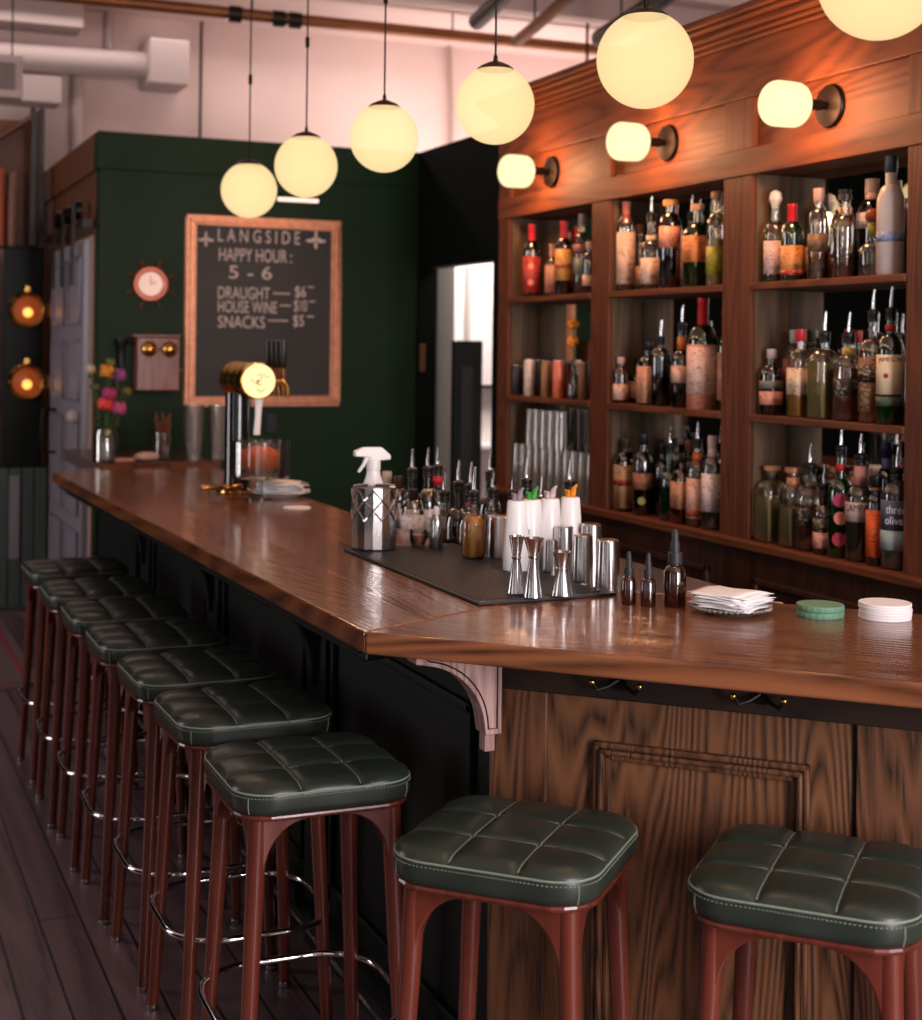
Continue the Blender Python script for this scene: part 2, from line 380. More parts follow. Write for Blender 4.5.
for y in (7.8, 8.15, 8.5):
    q = MB(); q.at(dx - .03, y, 2.29, ry=PI / 2).lathe([(0, 0), (.05, 0), (.05, .03), (0, .03)], 20); r = q.build('roller', M['iron'], t)
    MB().box(dx - .045, dx - .035, y - .022, y + .022, 1.9, 2.32).build('strap', M['iron'], t)
hp = un(52, 415, X=dx - .04)
MB().tube([(dx, 8.62, 1.22), (dx - .07, 8.62, 1.22), (dx - .08, 8.62, 1.1), (dx - .07, 8.62, .98), (dx, 8.62, .98)], .01).build('pull_handle', M['bronze'], t)
MB().sphere((dx - .03, 7.78, 1.22), .035).build('knob', M['white'], t)

t = thing('porthole_panel', 'dark green panel with two brass porthole lamps standing by the sliding door', 'panel', (0, 0, 0))
MB().box(.96, 1.262 - .075, 9.2, 9.26, .85, 2.17).build('board', M['greend'], t, bevel=.004)
for (x, y) in ((27, 310), (26, 382)):
    p = un(x, y, Y=9.19); r = .112
    k = MB(); k.at(p.x, 9.2, p.z, rx=PI / 2).lathe([(r * .72, 0), (r, 0), (r, .02), (r * .88, .035), (r * .76, .03), (r * .72, .02), (r * .72, 0)], 32)
    for q in range(8):
        an = q * PI / 4; k.at(0, 0, 0).sphere((p.x + r * .88 * math.cos(an), 9.163, p.z + r * .88 * math.sin(an)), .008, 8, 6)
    k.box(p.x - .015, p.x + .015, 9.16, 9.2, p.z + r, p.z + r + .03); k.box(p.x + r, p.x + r + .03, 9.17, 9.2, p.z - .04, p.z + .04)
    k.at().build('porthole_ring', M['brass'], t)
    MB().at(p.x, 9.198, p.z, rx=PI / 2).lathe([(r * .74, 0), (r * .5, .012), (0, .018)], 28).build('porthole_glass', plain('warm_glass', (150, 70, 34), .2, emit=(190, 90, 40), es=.35), t)
    MB().sphere((p.x + .004, 9.17, p.z - .015), .028, 12, 8, sy=.4).build('lamp_glow', M['glow'], t)
t = thing('wainscot_panel', 'grey green tongue-and-groove wainscot below the two brass portholes', 'wainscot', (0, 0, 0))
k = MB()
for i in range(4): k.box(.93 + i * .075, .93 + i * .075 + .068, 9.2, 9.225, 0.001, .845)
k.build('boards', M['greyg'], t, bevel=.006)
MB().box(1.0, 1.06, 9.19, 9.2, .3, .8).build('raised_strip', M['grey'], t)
MB().box(.93, 1.226, 9.225, 9.25, .0, .85).build('backing', M['greend'], t)
# strip of pale light door at the picture's edge
struct('door_1', MB().box(.55, .93, 9.3, 9.36, 0.0, 2.17), M['grey'])
# upright rolls and dark posts on top of the panel
t = thing('shelving_frame', 'tall dark timber shelving frame above the porthole panel', 'shelving', (0, 0, 0))
for x in (1.085, 1.135): MB().box(x, x + .028, 9.05, 9.12, 2.18, 3.0).build('post', M['black'], t)
MB().box(1.107, 1.14, 9.07, 9.1, 2.2, 2.98).build('rear_slat', M['brownp'], t)
MB().add([(.80, 9.0, 2.72), (1.08, 9.0, 2.92), (1.08, 9.0, 2.95), (.80, 9.0, 2.75), (.80, 9.4, 2.72), (1.08, 9.4, 2.92), (1.08, 9.4, 2.95), (.80, 9.4, 2.75)],
         [(0, 1, 2, 3), (7, 6, 5, 4), (0, 4, 5, 1), (3, 2, 6, 7), (0, 3, 7, 4), (1, 5, 6, 2)]).build('slanted_shelf', M['brownp'], t)
MB().box(.8, 1.16, 9.3, 9.32, 2.18, 2.95).build('back_board', M['brownp'], t)
for i, (x, h, c, lb) in enumerate(((.87, .52, (160, 84, 58), 'pale brown leather roll standing against the shelving frame back board'), (.935, .46, (176, 82, 46), 'orange brown leather roll standing between two darker rolls'),
                                 (1.0, .44, (138, 92, 72), 'greyish brown leather roll nearest the dark shelving post'))):
    tag(MB().at(x, 9.22, 2.175, ry=-.05 + .03 * i).lathe([(.0, 0), (.026, 0), (.03, h * .5), (.027, h), (.018, h + .01), (.016, h - .02), (0, h - .02)], 16).build('leather_roll', paint(c, .5, noise=.2)), lb, 'leather roll', 'leather rolls above the portholes')
MB().box(.78, 1.19, 9.14, 9.34, 2.171, 2.175).build('top_board', M['greend'], t)

# ---- ducts and pipes under the ceiling
t = thing('air_duct', 'round white air duct ending in a square white box on the far plaster wall', 'duct', (0, 0, 0))
MB().tube([(.2, 9.4, 3.33), (1.9, 9.4, 3.37)], .085, 20).build('duct', M['white'], t)
MB().box(1.82, 2.07, 9.24, 9.59, 3.235, 3.52).build('end_box', M['white'], t, bevel=.01)
t = tag(MB().box(.3, 1.42, 9.3, 9.59, 3.55, ZC - .001).build('boxed_beam', M['white'], None, bevel=.005), 'boxed white beam above the air duct in the corner by the ceiling', 'beam')
tag(MB().box(.3, 1.30, 9.35, 9.6, 3.08, 3.244).build('soffit_box', M['white'], None, bevel=.005), 'white boxed soffit below the round air duct', 'soffit')
tag(MB().tube([(1.42, 9.52, 0.0), (1.42, 9.52, 3.3)], .04, 14).build('drain_pipe', M['white']), 'upright white drain pipe below the boxed soffit end', 'pipe')
tag(MB().tube([(1.62, 9.55, 3.48), (1.62, 9.55, ZC)], .03, 12).build('riser_pipe', M['white']), 'short white riser pipe above the air duct', 'pipe')
t = thing('copper_pipe', 'brown copper pipe with iron fittings running under the ceiling over the green box', 'pipe', (0, 0, 0))
MB().tube([(.4, 8.6, 3.57), (5.9, 8.6, 3.585)], .036, 14).build('pipe', M['copper'], t)
for x in (2.15, 2.42, 2.52):
    MB().tube([(x, 8.6, 3.57), (x + .08, 8.6, 3.57)], .05, 12).build('coupling', M['bronze'], t)
for x in (1.2, 2.3, 3.6, 5.0): MB().tube([(x, 8.6, 3.58), (x, 8.6, ZC)], .006, 8).build('hanger', M['iron'], t)
tag(MB().tube([(2.22, 9.57, 0.0), (2.22, 9.57, ZC)], .009, 8).build('conduit', M['iron']), 'thin dark upright conduit on the plaster beside the duct end box', 'conduit')
tag(MB().tube([(4.0, 9.56, 0.0), (4.0, 9.56, 3.3), (3.98, 9.56, ZC)], .018, 8).build('conduit', paint((176, 150, 140))), 'pinkish painted conduit on the plaster above the doorway', 'conduit')
p = un(587, 60, Y=8.0)
tag(MB().tube([(p.x, 8.0, 2.3), (p.x, 8.0, ZC)], .01, 8).build('conduit', M['iron']), 'thin dark rod hanging behind the cornice of the back bar', 'rod')
t = thing('duct_cluster', 'sagging dark insulated pipes under the ceiling above the back bar cornice', 'pipes', (0, 0, 0))
for (x, z, r) in ((3.3, 3.5, .05), (3.55, 3.42, .035), (4.1, 3.5, .06)):
    MB().tube([(x + .12 * math.sin(y * .9), y, z + .06 * math.sin(y * 1.7 + x)) for y in [2 + .3 * i for i in range(20)]], r, 10).build('pipe', M['bronze'] if r > .04 else M['copper'], t)
    for y in (2.6, 5.0, 7.4): MB().tube([(x + .12 * math.sin(y * .9), y, z + .06 * math.sin(y * 1.7 + x)), (x + .12 * math.sin(y * .9), y, ZC)], .006, 6).build('hanger', M['iron'], t)
for i, y in enumerate((3.0, 4.6, 6.2, 7.8)):
    tag(MB().box(XL, XR, y, y + .12, ZC - .14, ZC - .001).build('trim_%d' % (3 + i), M['plaster']), kind='structure')
# white vent grille
p = un(-6, 76, Y=8.0)
t = thing('vent_grille', 'white slatted air vent hanging on a thin rod beside the duct', 'vent', (0, 0, 0))
MB().box(p.x - .1, p.x + .14, 7.95, 8.06, 2.87, 3.09).build('frame', M['white'], t, bevel=.008)
MB().box(p.x - .07, p.x + .1, 7.945, 7.95, 2.91, 3.05).build('grille_back', M['iron'], t)
k = MB()
for i in range(12): k.box(p.x - .07 + i * .0145, p.x - .07 + i * .0145 + .005, 7.935, 7.945, 2.91, 3.05)
k.build('slats', M['white'], t)
MB().tube([(p.x + .09, 8.0, 3.09), (p.x + .09, 8.0, ZC)], .004, 6).build('rod', M['iron'], t)

# ================================================================ PENDANTS
def pendant(x, y, z, d, label):
    t = thing('globe_pendant', label, 'pendant lamp', (x, y, z), 0, 'row of opal globe pendants above the bar')
    r = d / 2
    prof = [(r * math.sin(a), -r * math.cos(a)) for a in [PI * .9 * i / 22 for i in range(23)]]
    prof[0] = (0, -r)
    k = MB().lathe(prof, 40); k.f = [f for f in k.f if len(f) <= 4]; k.s = k.s[:len(k.f)]
    k.build('globe_shade', M['opal'], t, sharp=80)
    ztop = r * math.cos(PI * .1)
    k = MB().lathe([(r * .46, ztop - r * .07), (r * .47, ztop - .045 * r), (r * .36, ztop + .004), (r * .18, ztop + .012), (.006, ztop + .016), (.005, ztop + .03), (0, ztop + .03)], 28)
    k.build('cap', M['bronze'], t)
    MB().tube([(0, 0, ztop + .03), (0, 0, ZC - .02 - z)], .0028, 6).build('cord', M['iron'], t)
    MB().tube([(0, 0, ztop + .3), (0, 0, ztop + .335)], .0075, 8).build('cord_connector', M['iron'], t)
    MB().at(0, 0, ZC - z).lathe([(0, -.025), (.03, -.025), (.05, -.004), (0, -.004)], 16).build('ceiling_rose', M['iron'], t)
    L = bpy.data.lights.new('bulb', 'POINT'); L.energy = PEND_W; L.color = (1, .62, .30); L.shadow_soft_size = .04
    lo = bpy.data.objects.new('bulb', L); C.objects.link(lo); lo.parent = t
    return t
PEND_W = 9
PL = [(249, 190, 56), (306, 166, 63), (384, 138, 69), (495, 105, 79), (645, 60, 97), (880, -23, 125)]
LB = ['opal globe pendant hanging just above the top corner of the chalkboard frame',
      'opal globe pendant second from the chalkboard, hanging beside the lit tube lamp',
      'opal globe pendant third from the chalkboard with its cord against the plaster wall',
      'opal globe pendant fourth from the chalkboard, hanging before the back bar cornice end',
      'large opal globe pendant above the far and middle sconces, fifth from the chalkboard',
      'opal globe pendant at the near end of the row, cut off by the top edge']
for (px, py, d), lb in zip(PL, LB):
    X = 1.5
    for _ in range(4):
        p = un(px, py, X=X); X = 1.54 - .03 * (p.y - 2.65)
    p = un(px, py, X=X)
    dep = p.x * SN + p.y * CS
    pendant(p.x, p.y, p.z, d / FPX * dep, lb)

# ================================================================ BAR
ZT = 1.07
SF, SB = 3.504, 4.44            # front and back lines of the diagonal top (x + y)
FX = lambda y: .92 - .0205 * (y - 2.584)
inner = [(1.54, SB - 1.54), (1.54, 6.3)]
end_x = 2.45
t = thing('bar_worktop', 'long glossy oak bar top with an angled end nearest the three front stools', 'bar top', (0, 0, 0))
def slab(poly, mat, name):
    k = MB(); k.prism(poly, ZT - .042, ZT); o = k.build(name, mat, t, bevel=.006); o.modifiers['bevel'].segments = 3; return o
slab([(FX(2.584), 2.584), (1.54, SB - 1.54), (1.54, 6.3), (1.02, 6.38), (.845, 6.217)], M['top'], 'worktop_long')
slab([(.92, 2.584), (1.54, SB - 1.54), (end_x, SB - end_x), (end_x - .33, SF - end_x + .33 - .0)], M['top45'], 'worktop_end')
def under(off, z0, z1, mat, nm, back=1.5):
    s = off
    MB().prism([(.92 + s, 2.66 + s), (1.19, 2.80), (1.19, 6.1), (FX(6.2) + s, 6.2 - s)], z0, z1).build(nm, mat, t, bevel=.006)
under(.02, ZT - .062, ZT - .042, M['iron'], 'edge_moulding'); under(.045, ZT - .085, ZT - .062, M['iron'], 'edge_moulding')
# raised dark ledge at the far end where the flowers and glasses stand
t = thing('service_ledge', 'dark wooden service ledge joining the bar end to the green chalkboard wall', 'ledge', (0, 0, 0))
MB().box(1.07, 1.6, 6.45, GY - .02, ZT - .05, ZT + .005).build('ledge_top', wood('dark_ledge', (74, 46, 34), (40, 24, 18), 'X', rough=.3, coat=.3), t, bevel=.005)
MB().box(1.06, 1.6, 6.41, 6.45, ZT - .05, ZT + .015).build('edge_strip', M['cabh'], t, bevel=.004)
MB().box(1.24, 1.58, 6.47, GY - .05, .001, ZT - .05).build('base', M['greend'], t)

# base of the bar
t = thing('bar_panelling', 'oak panelled bar front with dark painted long side under the bar top', 'bar base', (0, 0, 0))
SBASE = 3.82
base = [(1.21, 2.61), (2.6, SBASE - 2.6), (2.72, SBASE - 2.6 + .12), (1.47, 2.85), (1.47, 6.15), (1.21, 6.15)]
MB().prism([(1.21, 2.61), (2.2, 1.62), (2.35, 1.77), (1.47, 2.66), (1.47, 6.15), (1.21, 6.15)], .0, ZT - .086).build('carcass', M['greend'], t)
R45 = lambda s, n, z: Vector((1.21 + s * .70711 - n * .70711, 2.61 - s * .70711 - n * .70711, z))   # s along the angled front, n outwards
def r45box(s0, s1, n0, n1, z0, z1, mat, name, bevel=.003, parent=None):
    vs = [R45(s, n, z) for s in (s0, s1) for n in (n0, n1) for z in (z0, z1)]
    return MB().add(vs, [(0, 1, 3, 2), (4, 6, 7, 5), (0, 4, 5, 1), (2, 3, 7, 6), (0, 2, 6, 4), (1, 5, 7, 3)]).build(name, mat, parent or t, bevel=bevel)
def s_of(px, py): p = un(px, py, S=SBASE); return (p.x - 1.21) / .70711, p.z
r45box(0, 1.38, .001, .012, .0, .983, M['oak'], 'front_board')
r45box(-.012, .105, .012, .024, .0, .945, M['oak2'], 'corner_stile')
s1 = s_of(858, 730)[0]; r45box(s1, 1.38, .012, .022, .0, .945, M['oak2'], 'side_board')
r45box(s1 - .006, s1, .012, .016, .0, .945, M['black'], 'seam')
r45box(-.014, 1.38, .012, .034, .945, 1.027, M['oakbd'], 'hook_board')
sA, zA = s_of(597, 742); sB, zB = s_of(812, 768); zA = .862; zl = .14
for (d0, w, n) in ((0, .012, .028), (.012, .01, .036), (.022, .012, .024)):
    for q in ((sA + d0, sB - d0, zA - d0 - w, zA - d0), (sA + d0, sB - d0, zl + d0, zl + d0 + w), (sA + d0, sA + d0 + w, zl + d0, zA - d0), (sB - d0 - w, sB - d0, zl + d0, zA - d0)):
        r45box(q[0], q[1], .012, n, q[2], q[3], M['oak2'], 'panel_moulding', bevel=.004)
r45box(-.014, 1.38, .012, .03, .0, .1, M['oak2'], 'plinth')
for px, py in ((625, 686), (765, 700)):
    s, z = s_of(px, py)
    hk = r45box(s - .012, s + .012, .034, .038, z + .0, z + .045, M['iron'], 'coat_hook', bevel=.002)
    k = MB()
    for sg in (-1, 1):
        k.tube([R45(s, .038, z + .02), R45(s + sg * .018, .052, z + .008), R45(s + sg * .036, .064, z + .002), R45(s + sg * .044, .066, z + .014)], .004, 8)
    k.tube([R45(s, .038, z + .03), R45(s, .066, z + .03), R45(s, .078, z + .044)], .004, 8)
    k.build('hook_prongs', M['iron'], hk)
    k = MB()
    for sg in (-1, 1): k.sphere(R45(s + sg * .045, .066, z + .017), .0065, 10, 8)
    k.sphere(R45(s, .079, z + .047), .0065, 10, 8)
    k.build('hook_tips', M['brass'], hk)
# corbels on the long side; the first is bare oak
def corbel(y, mat, nm, depth=.185, hgt=.19, th=.05, x1=1.205, z1=ZT - .087):
    pts = [(x1, z1), (x1 - depth, z1), (x1 - depth, z1 - .02)]
    for i in range(1, 12):
        a = PI / 2 * i / 12
        pts.append((x1 - depth + (depth - .035) * math.sin(a), z1 - .022 - (hgt - .03) * (1 - math.cos(a))))
    pts += [(x1 - .033, z1 - hgt), (x1, z1 - hgt)]
    k = MB(); n = len(pts)
    k.add([(x, y, z) for x, z in pts] + [(x, y + th, z) for x, z in pts], [tuple(range(n)), tuple(reversed(range(n, 2 * n)))] + [(i, n + i, n + (i + 1) % n, (i + 1) % n) for i in range(n)])
    k.box(x1 - .03, x1 - .008, y + .012, y + th - .012, z1 - hgt - .035, z1 - hgt)
    c = k.build(nm, mat, t, bevel=.002)
    e = MB()
    e.tube([(x, y - .001, z) for x, z in [(x1 - depth + .022, z1 - .012)] + [(px + (.006), pz + .008) for px, pz in pts[3:14]] + [(x1 - .028, z1 - hgt + .012), (x1 - .01, z1 - hgt + .012), (x1 - .01, z1 - .008)]], .0016, 6)
    e.build('incised_line', M['black'], c)
    return c
corbel(2.56, M['corbel'], 'corbel', depth=.178, hgt=.165, x1=1.192, z1=1.0265)
for y in (3.7, 4.85, 6.0): corbel(y, M['greend'], 'corbel', depth=.22, hgt=.24)
for y0, y1 in ((2.72, 3.62), (3.86, 4.76), (5.0, 5.9)):
    for (a0, a1, b0, b1) in ((y0, y1, .86, .88), (y0, y1, .2, .22), (y0, y0 + .02, .2, .88), (y1 - .02, y1, .2, .88)):
        MB().box(1.195, 1.21, a0, a1, b0, b1).build('panel_moulding', M['greend'], t, bevel=.003)
for y in (3.65, 4.8, 5.95): MB().box(1.19, 1.21, y, y + .16, .0, .97).build('pilaster', M['greend'], t, bevel=.004)
# foot rail
t = thing('foot_rail', 'ribbed steel foot rail running along the foot of the bar behind the stools', 'foot rail', (0, 0, 0))
for x, z in ((1.10, .16), (1.125, .135), (1.15, .11)): MB().tube([(x, 2.75, z), (x, 6.1, z)], .008, 10).build('rod', M['steel'], t)
for y in (2.9, 3.95, 5.0, 6.0): MB().box(1.092, 1.188, y, y + .02, .03, .165).box(1.13, 1.188, y - .02, y + .04, .0, .03).build('bracket', M['iron'], t, bevel=.003)

# steel work shelf and bottle well behind the bar
t = thing('speed_rack', 'steel bartender shelf and bottle well fixed behind the bar top', 'bar shelf', (0, 0, 0))
MB().prism([(1.545, SB - 1.545 + .012), (1.545, 3.30), (1.86, 3.30), (1.86, SB - 1.86 + .012)], ZT - .02, ZT).build('steel_shelf', M['steel'], t, bevel=.002)
MB().box(1.33 + .215, 2.1, 3.302, 4.5, .91, .93).build('bottle_well', M['steel'], t, bevel=.002)
MB().box(2.085, 2.1, 3.302, 4.5, .93, 1.0).build('well_rim', M['steel'], t, bevel=.002)
MB().box(1.6, 1.64, 2.9, 2.94, .0, ZT - .02).box(1.6, 1.64, 4.4, 4.44, .0, .91).box(2.04, 2.08, 4.4, 4.44, .0, .91).box(2.04, 2.08, 3.34, 3.38, .0, .91).build('leg', M['steel'], t)

# ---- rubber mat
t = thing('bar_mat', 'black ribbed rubber bar mat lying on the bar top under the jiggers', 'bar mat', (0, 0, 0))
MB().prism([(1.235, 2.77), (1.535, 2.915), (1.535, 3.62), (1.235, 3.62)], ZT, ZT + .008)
MB().prism([(1.232, 2.765), (1.567, 2.785), (1.567, 2.862), (1.538, 2.89), (1.538, 3.63), (1.232, 3.63)], ZT + .0005, ZT + .007).build('mat', M['rubber'], t, bevel=.002)
k = MB()
for i in range(30):
    x = 1.24 + i * .01; ym = 2.775 + max(0, (x - 1.232)) * .06
    k.box(x, x + .005, ym + .008, 3.62, ZT + .007, ZT + .0095)
k.build('ribs', M['rubber'], t)

# ================================================================ STOOLS
def rr(theta, a=1.0, rad=.42):
    """distance from centre to a rounded square outline (half side a, corner radius rad)"""
    c, s = abs(math.cos(theta)), abs(math.sin(theta))
    if s > c: c, s = s, c
    k = a - rad
    y = a / c * s
    if y <= k: return a / c
    # intersect with corner circle centred (k,k)
    b = k * (c + s); return b + math.sqrt(max(b * b - (2 * k * k - rad * rad), 0))
SEAT_H = .765
def cushion_mesh(n=45, hw=.176):
    k = MB(); vs = []; fs = []
    us = sorted(set([round(-1 + 2 * i / (n - 1), 4) for i in range(n)] + [g_ + d_ for g_ in (-.34, .34) for d_ in (-.03, -.012, 0, .012, .03)])); n = len(us)
    def P(u, v):
        m = max(abs(u), abs(v)); th = math.atan2(v, u)
        r = m * rr(th) if m > 0 else 0
        w = m ** 3            # the inner stitching grid stays straight
        x0, y0 = u, v; x1, y1 = r * math.cos(th), r * math.sin(th)
        x = x0 * (1 - w) + x1 * w; y = y0 * (1 - w) + y1 * w
        g = 0
        gu = math.exp(-((abs(u) - .34) / .03) ** 2); gv = math.exp(-((abs(v) - .34) / .03) ** 2)
        du = min(abs(abs(u) - .34), .34) / .34; dv = min(abs(abs(v) - .34), .34) / .34
        puff = .006 * (1 - (1 - min(du, 1)) ** 3) * (1 - (1 - min(dv, 1)) ** 3)
        z = -.0035 * max(gu, gv) - .006 * gu * gv + puff * .95
        z += .006 * (1 - m ** 2)
        e = max(0, m - .80) / .20
        z -= .008 * e ** 2.2
        return (x * hw, y * hw, z)
    for v in us:
        for u in us: vs.append(P(u, v))
    for j in range(n - 1):
        for i in range(n - 1): fs.append((j * n + i, j * n + i + 1, (j + 1) * n + i + 1, (j + 1) * n + i))
    # side rings
    ring = [(i, 0) for i in range(n)] + [(n - 1, j) for j in range(1, n)] + [(i, n - 1) for i in range(n - 2, -1, -1)] + [(0, j) for j in range(n - 2, 0, -1)]
    prev = [j * n + i for i, j in ring]
    for sc, z in ((1.02, -.010), (1.026, -.016), (1.03, -.028), (1.027, -.04), (1.01, -.05), (.975, -.053)):
        cur = []
        for i, j in ring:
            p = vs[j * n + i]; cur.append(len(vs)); vs.append((p[0] * sc, p[1] * sc, z))
        m = len(ring)
        for q in range(m): fs.append((prev[q], prev[(q + 1) % m], cur[(q + 1) % m], cur[q]))
        prev = cur
    fs.append(tuple(prev))
    k.add(vs, fs, True)
    seams = MB()
    for s in (-.34, .34):
        seams.tube([Vector(P(s, v)) + Vector((0, 0, .0011)) for v in [-.97 + 1.94 * i / 40 for i in range(41)]], .0012, 5)
        seams.tube([Vector(P(u, s)) + Vector((0, 0, .0011)) for u in [-.97 + 1.94 * i / 40 for i in range(41)]], .0012, 5)
    N2 = 96
    for sc, z, r in ((1.024, -.0115, .0018),):
        seams.tube([(hw * sc * rr(a) * math.cos(a), hw * sc * rr(a) * math.sin(a), z) for a in [2 * PI * i / N2 for i in range(N2)]], r, 6, True)
    st = MB()
    for i in range(N2 * 2):
        a = 2 * PI * i / (N2 * 2); r = hw * 1.029 * rr(a)
        st.at(r * math.cos(a), r * math.sin(a), -.0185, rz=a).box(-.001, .0012, -.0018, .0018, -.0005, .0005)
    st.at()
    for a in (PI / 4, 3 * PI / 4, 5 * PI / 4, 7 * PI / 4):
        r = hw * 1.031 * rr(a); seams.tube([(r * math.cos(a), r * math.sin(a), -.02), (r * math.cos(a) * 1.003, r * math.sin(a) * 1.003, -.035), (r * math.cos(a) * .985, r * math.sin(a) * .985, -.049)], .001, 5)
    return k, seams, st
def round_sq(hw, rad=.42, n=64): return [(hw * rr(2 * PI * i / n, 1, rad) * math.cos(2 * PI * i / n), hw * rr(2 * PI * i / n, 1, rad) * math.sin(2 * PI * i / n)) for i in range(n)]
def make_stool(lm):
    t = thing('bar_stool', 'x', 'bar stool', (0, 0, 0), 0, 'tufted leather bar stools along the bar')
    k, sm, st = cushion_mesh()
    for q in (k, sm, st): q.v = [Vector((p[0], p[1], p[2] + SEAT_H)) for p in q.v]
    c = k.build('seat_cushion', lm, t, sharp=60)
    sm.build('piping', M['thread'] if lm == M['leather'] else paint((78, 84, 74)), c)
    st.build('stitching', M['thread'] if lm == M['leather'] else paint((78, 84, 74)), c)
    MB().prism(round_sq(.178), SEAT_H - .063, SEAT_H - .0515).build('seat_frame', M['leg'], t, bevel=.005)
    zt = SEAT_H - .063
    for sx, sy in ((1, 1), (1, -1), (-1, 1), (-1, -1)):
        k = MB(); A = .135; B = .165
        k.tube([(sx * A, sy * A, zt + .001), (sx * (A + .004), sy * (A + .004), zt - .12), (sx * B, sy * B, .012)], [.0195, .0185, .0135], 16)
        # curved wing running out under the frame on both sides
        for ax in (0, 1):
            n = 10; prof = []
            for i in range(n + 1):
                a = PI / 2 * i / n
                prof.append((.012 + .085 * (1 - math.sin(a)), -.010 - .105 * (1 - math.cos(a))))
            poly = [(0, 0), (.097, 0)] + prof + [(0, -.14)]
            m = len(poly); vs = []
            for w in (-.0135, .0135):
                for (u, z) in poly:
                    if ax == 0: vs.append((sx * (A + .002 - u), sy * (A + .004) + w, zt + z))
                    else: vs.append((sx * (A + .004) + w, sy * (A + .002 - u), zt + z))
            k.add(vs, [tuple(range(m)), tuple(reversed(range(m, 2 * m)))] + [(i, m + i, m + (i + 1) % m, (i + 1) % m) for i in range(m)])
        lg = k.build('leg', M['leg'], t, bevel=.003)
        MB().at(sx * B, sy * B, 0).lathe([(0, 0), (.013, 0), (.0155, .006), (.0155, .014), (0, .014)], 14).build('foot_cap', M['steel'], lg)
    MB().tube([(x, y, .285) for x, y in round_sq(.190, .66, 72)], .0075, 10, True).build('footrest_ring', M['chrome'], t)
    return t
stA = make_stool(M['leather']); stB = make_stool(M['leather'])
PL = [  # x, y, rz, label, source
    (1.105, 2.30, -PI / 4, 'tufted green black stool under the bar corner, between row and end stool'),
    (1.485, 1.975, -PI / 4, 'end bar stool with worn green black seat before the moulded oak panel'),
    (.895, 2.86, 0, 'bar stool at the near end of the long row, closest to the pale oak corbel'),
    (.90, 3.38, 0, 'second bar stool of the long row counting from the pale oak corbel'),
    (.892, 3.82, 0, 'third bar stool of the long row counting from the pale oak corbel'),
    (.88, 4.28, 0, 'middle bar stool of the long row, fourth from either end'),
    (.87, 4.72, 0, 'third bar stool of the long row counting from the sliding door'),
    (.86, 5.16, 0, 'second bar stool of the long row counting from the sliding door'),
    (.86, 5.68, 0, 'farthermost bar stool of the long row, standing closest to the sliding door')]
for i, (x, y, rz, lb) in enumerate(PL):
    o = stA if i == 0 else (stB if i == 1 else copy_tree(stA))
    if i == 1:
        pass
    o.location = (x, y, 0); o.rotation_euler.z = rz + (.02 * math.sin(i * 5)); o['label'] = lb; o['group'] = 'tufted leather bar stools along the bar'

# ================================================================ BACK BAR
XF = 2.65; XM = 2.79
BAYS = [(4.94, 5.68), (4.045, 4.80), (3.16, 3.885), (2.27, 3.01)]
YL, YR = 5.785, 1.9
ZO = 2.155
t = cab = thing('back_bar', 'tall oak back bar with mirrored open shelves, sconces and cornice', 'back bar cabinet', (0, 0, 0))
ys = [YR] + [v for bay in reversed(BAYS) for v in bay] + [YL]
for i in range(0, len(ys), 2): MB().box(XF, XM, ys[i], ys[i + 1], 1.0, 2.24).build('stile', M['cab'], t, bevel=.003)
MB().box(XF - .004, XM, YR, YL, ZO, 2.24).build('head_rail', M['cabh'], t, bevel=.003)
for i in range(0, len(ys), 2): MB().box(XF, XM, ys[i], ys[i + 1], 2.24, 2.40).build('frieze_stile', M['cab'], t, bevel=.002)
for a, b in BAYS: MB().box(XF + .022, XM, a, b, 2.24, 2.40).build('frieze_panel', M['cabh'], t)
MB().box(XF - .005, XM + .12, YR, YL, 2.40, 2.575).build('fascia_board', M['cabh'], t, bevel=.003)
k = MB()
for d, z0, z1 in ((.02, 2.575, 2.59), (.035, 2.59, 2.605), (.06, 2.605, 2.625), (.085, 2.625, 2.64), (.10, 2.64, 2.665)): k.box(XF - d, XM + .14, YR, YL + d * .5, z0, z1)
k.build('cornice', M['cabh'], t, bevel=.005)
MB().box(XM + .012, 2.94, YR, YL, 0, 2.57).build('back_carcass', M['black'], t)
for a, b in BAYS:
    MB().box(XM, XM + .008, a - .01, b + .01, 1.0, ZO + .02).build('mirror', M['mirror'], t)
    MB().box(XF + .012, XM - .001, b - .012, b - .002, 1.022, ZO).build('side_lining', M['cabin'], t)
    MB().box(XF + .012, XM - .001, a + .002, a + .012, 1.022, ZO).build('side_lining', M['cabin'], t)
    for z in (1.404, 1.815): MB().box(XF - .006, XM - .001, a + .0, b - .0, z - .022, z).build('shelf', M['cabh'], t, bevel=.003)
MB().box(XF - .035, XM, YR, YL, .985, 1.01).build('counter_ledge', M['cabh'], t, bevel=.004)
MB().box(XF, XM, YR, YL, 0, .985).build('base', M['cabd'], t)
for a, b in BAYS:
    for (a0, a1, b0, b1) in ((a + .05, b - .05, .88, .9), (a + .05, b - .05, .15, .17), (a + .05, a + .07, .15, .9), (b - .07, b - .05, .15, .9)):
        MB().box(XF - .016, XF, a0, a1, b0, b1).build('base_moulding', M['cabd'], t, bevel=.004)
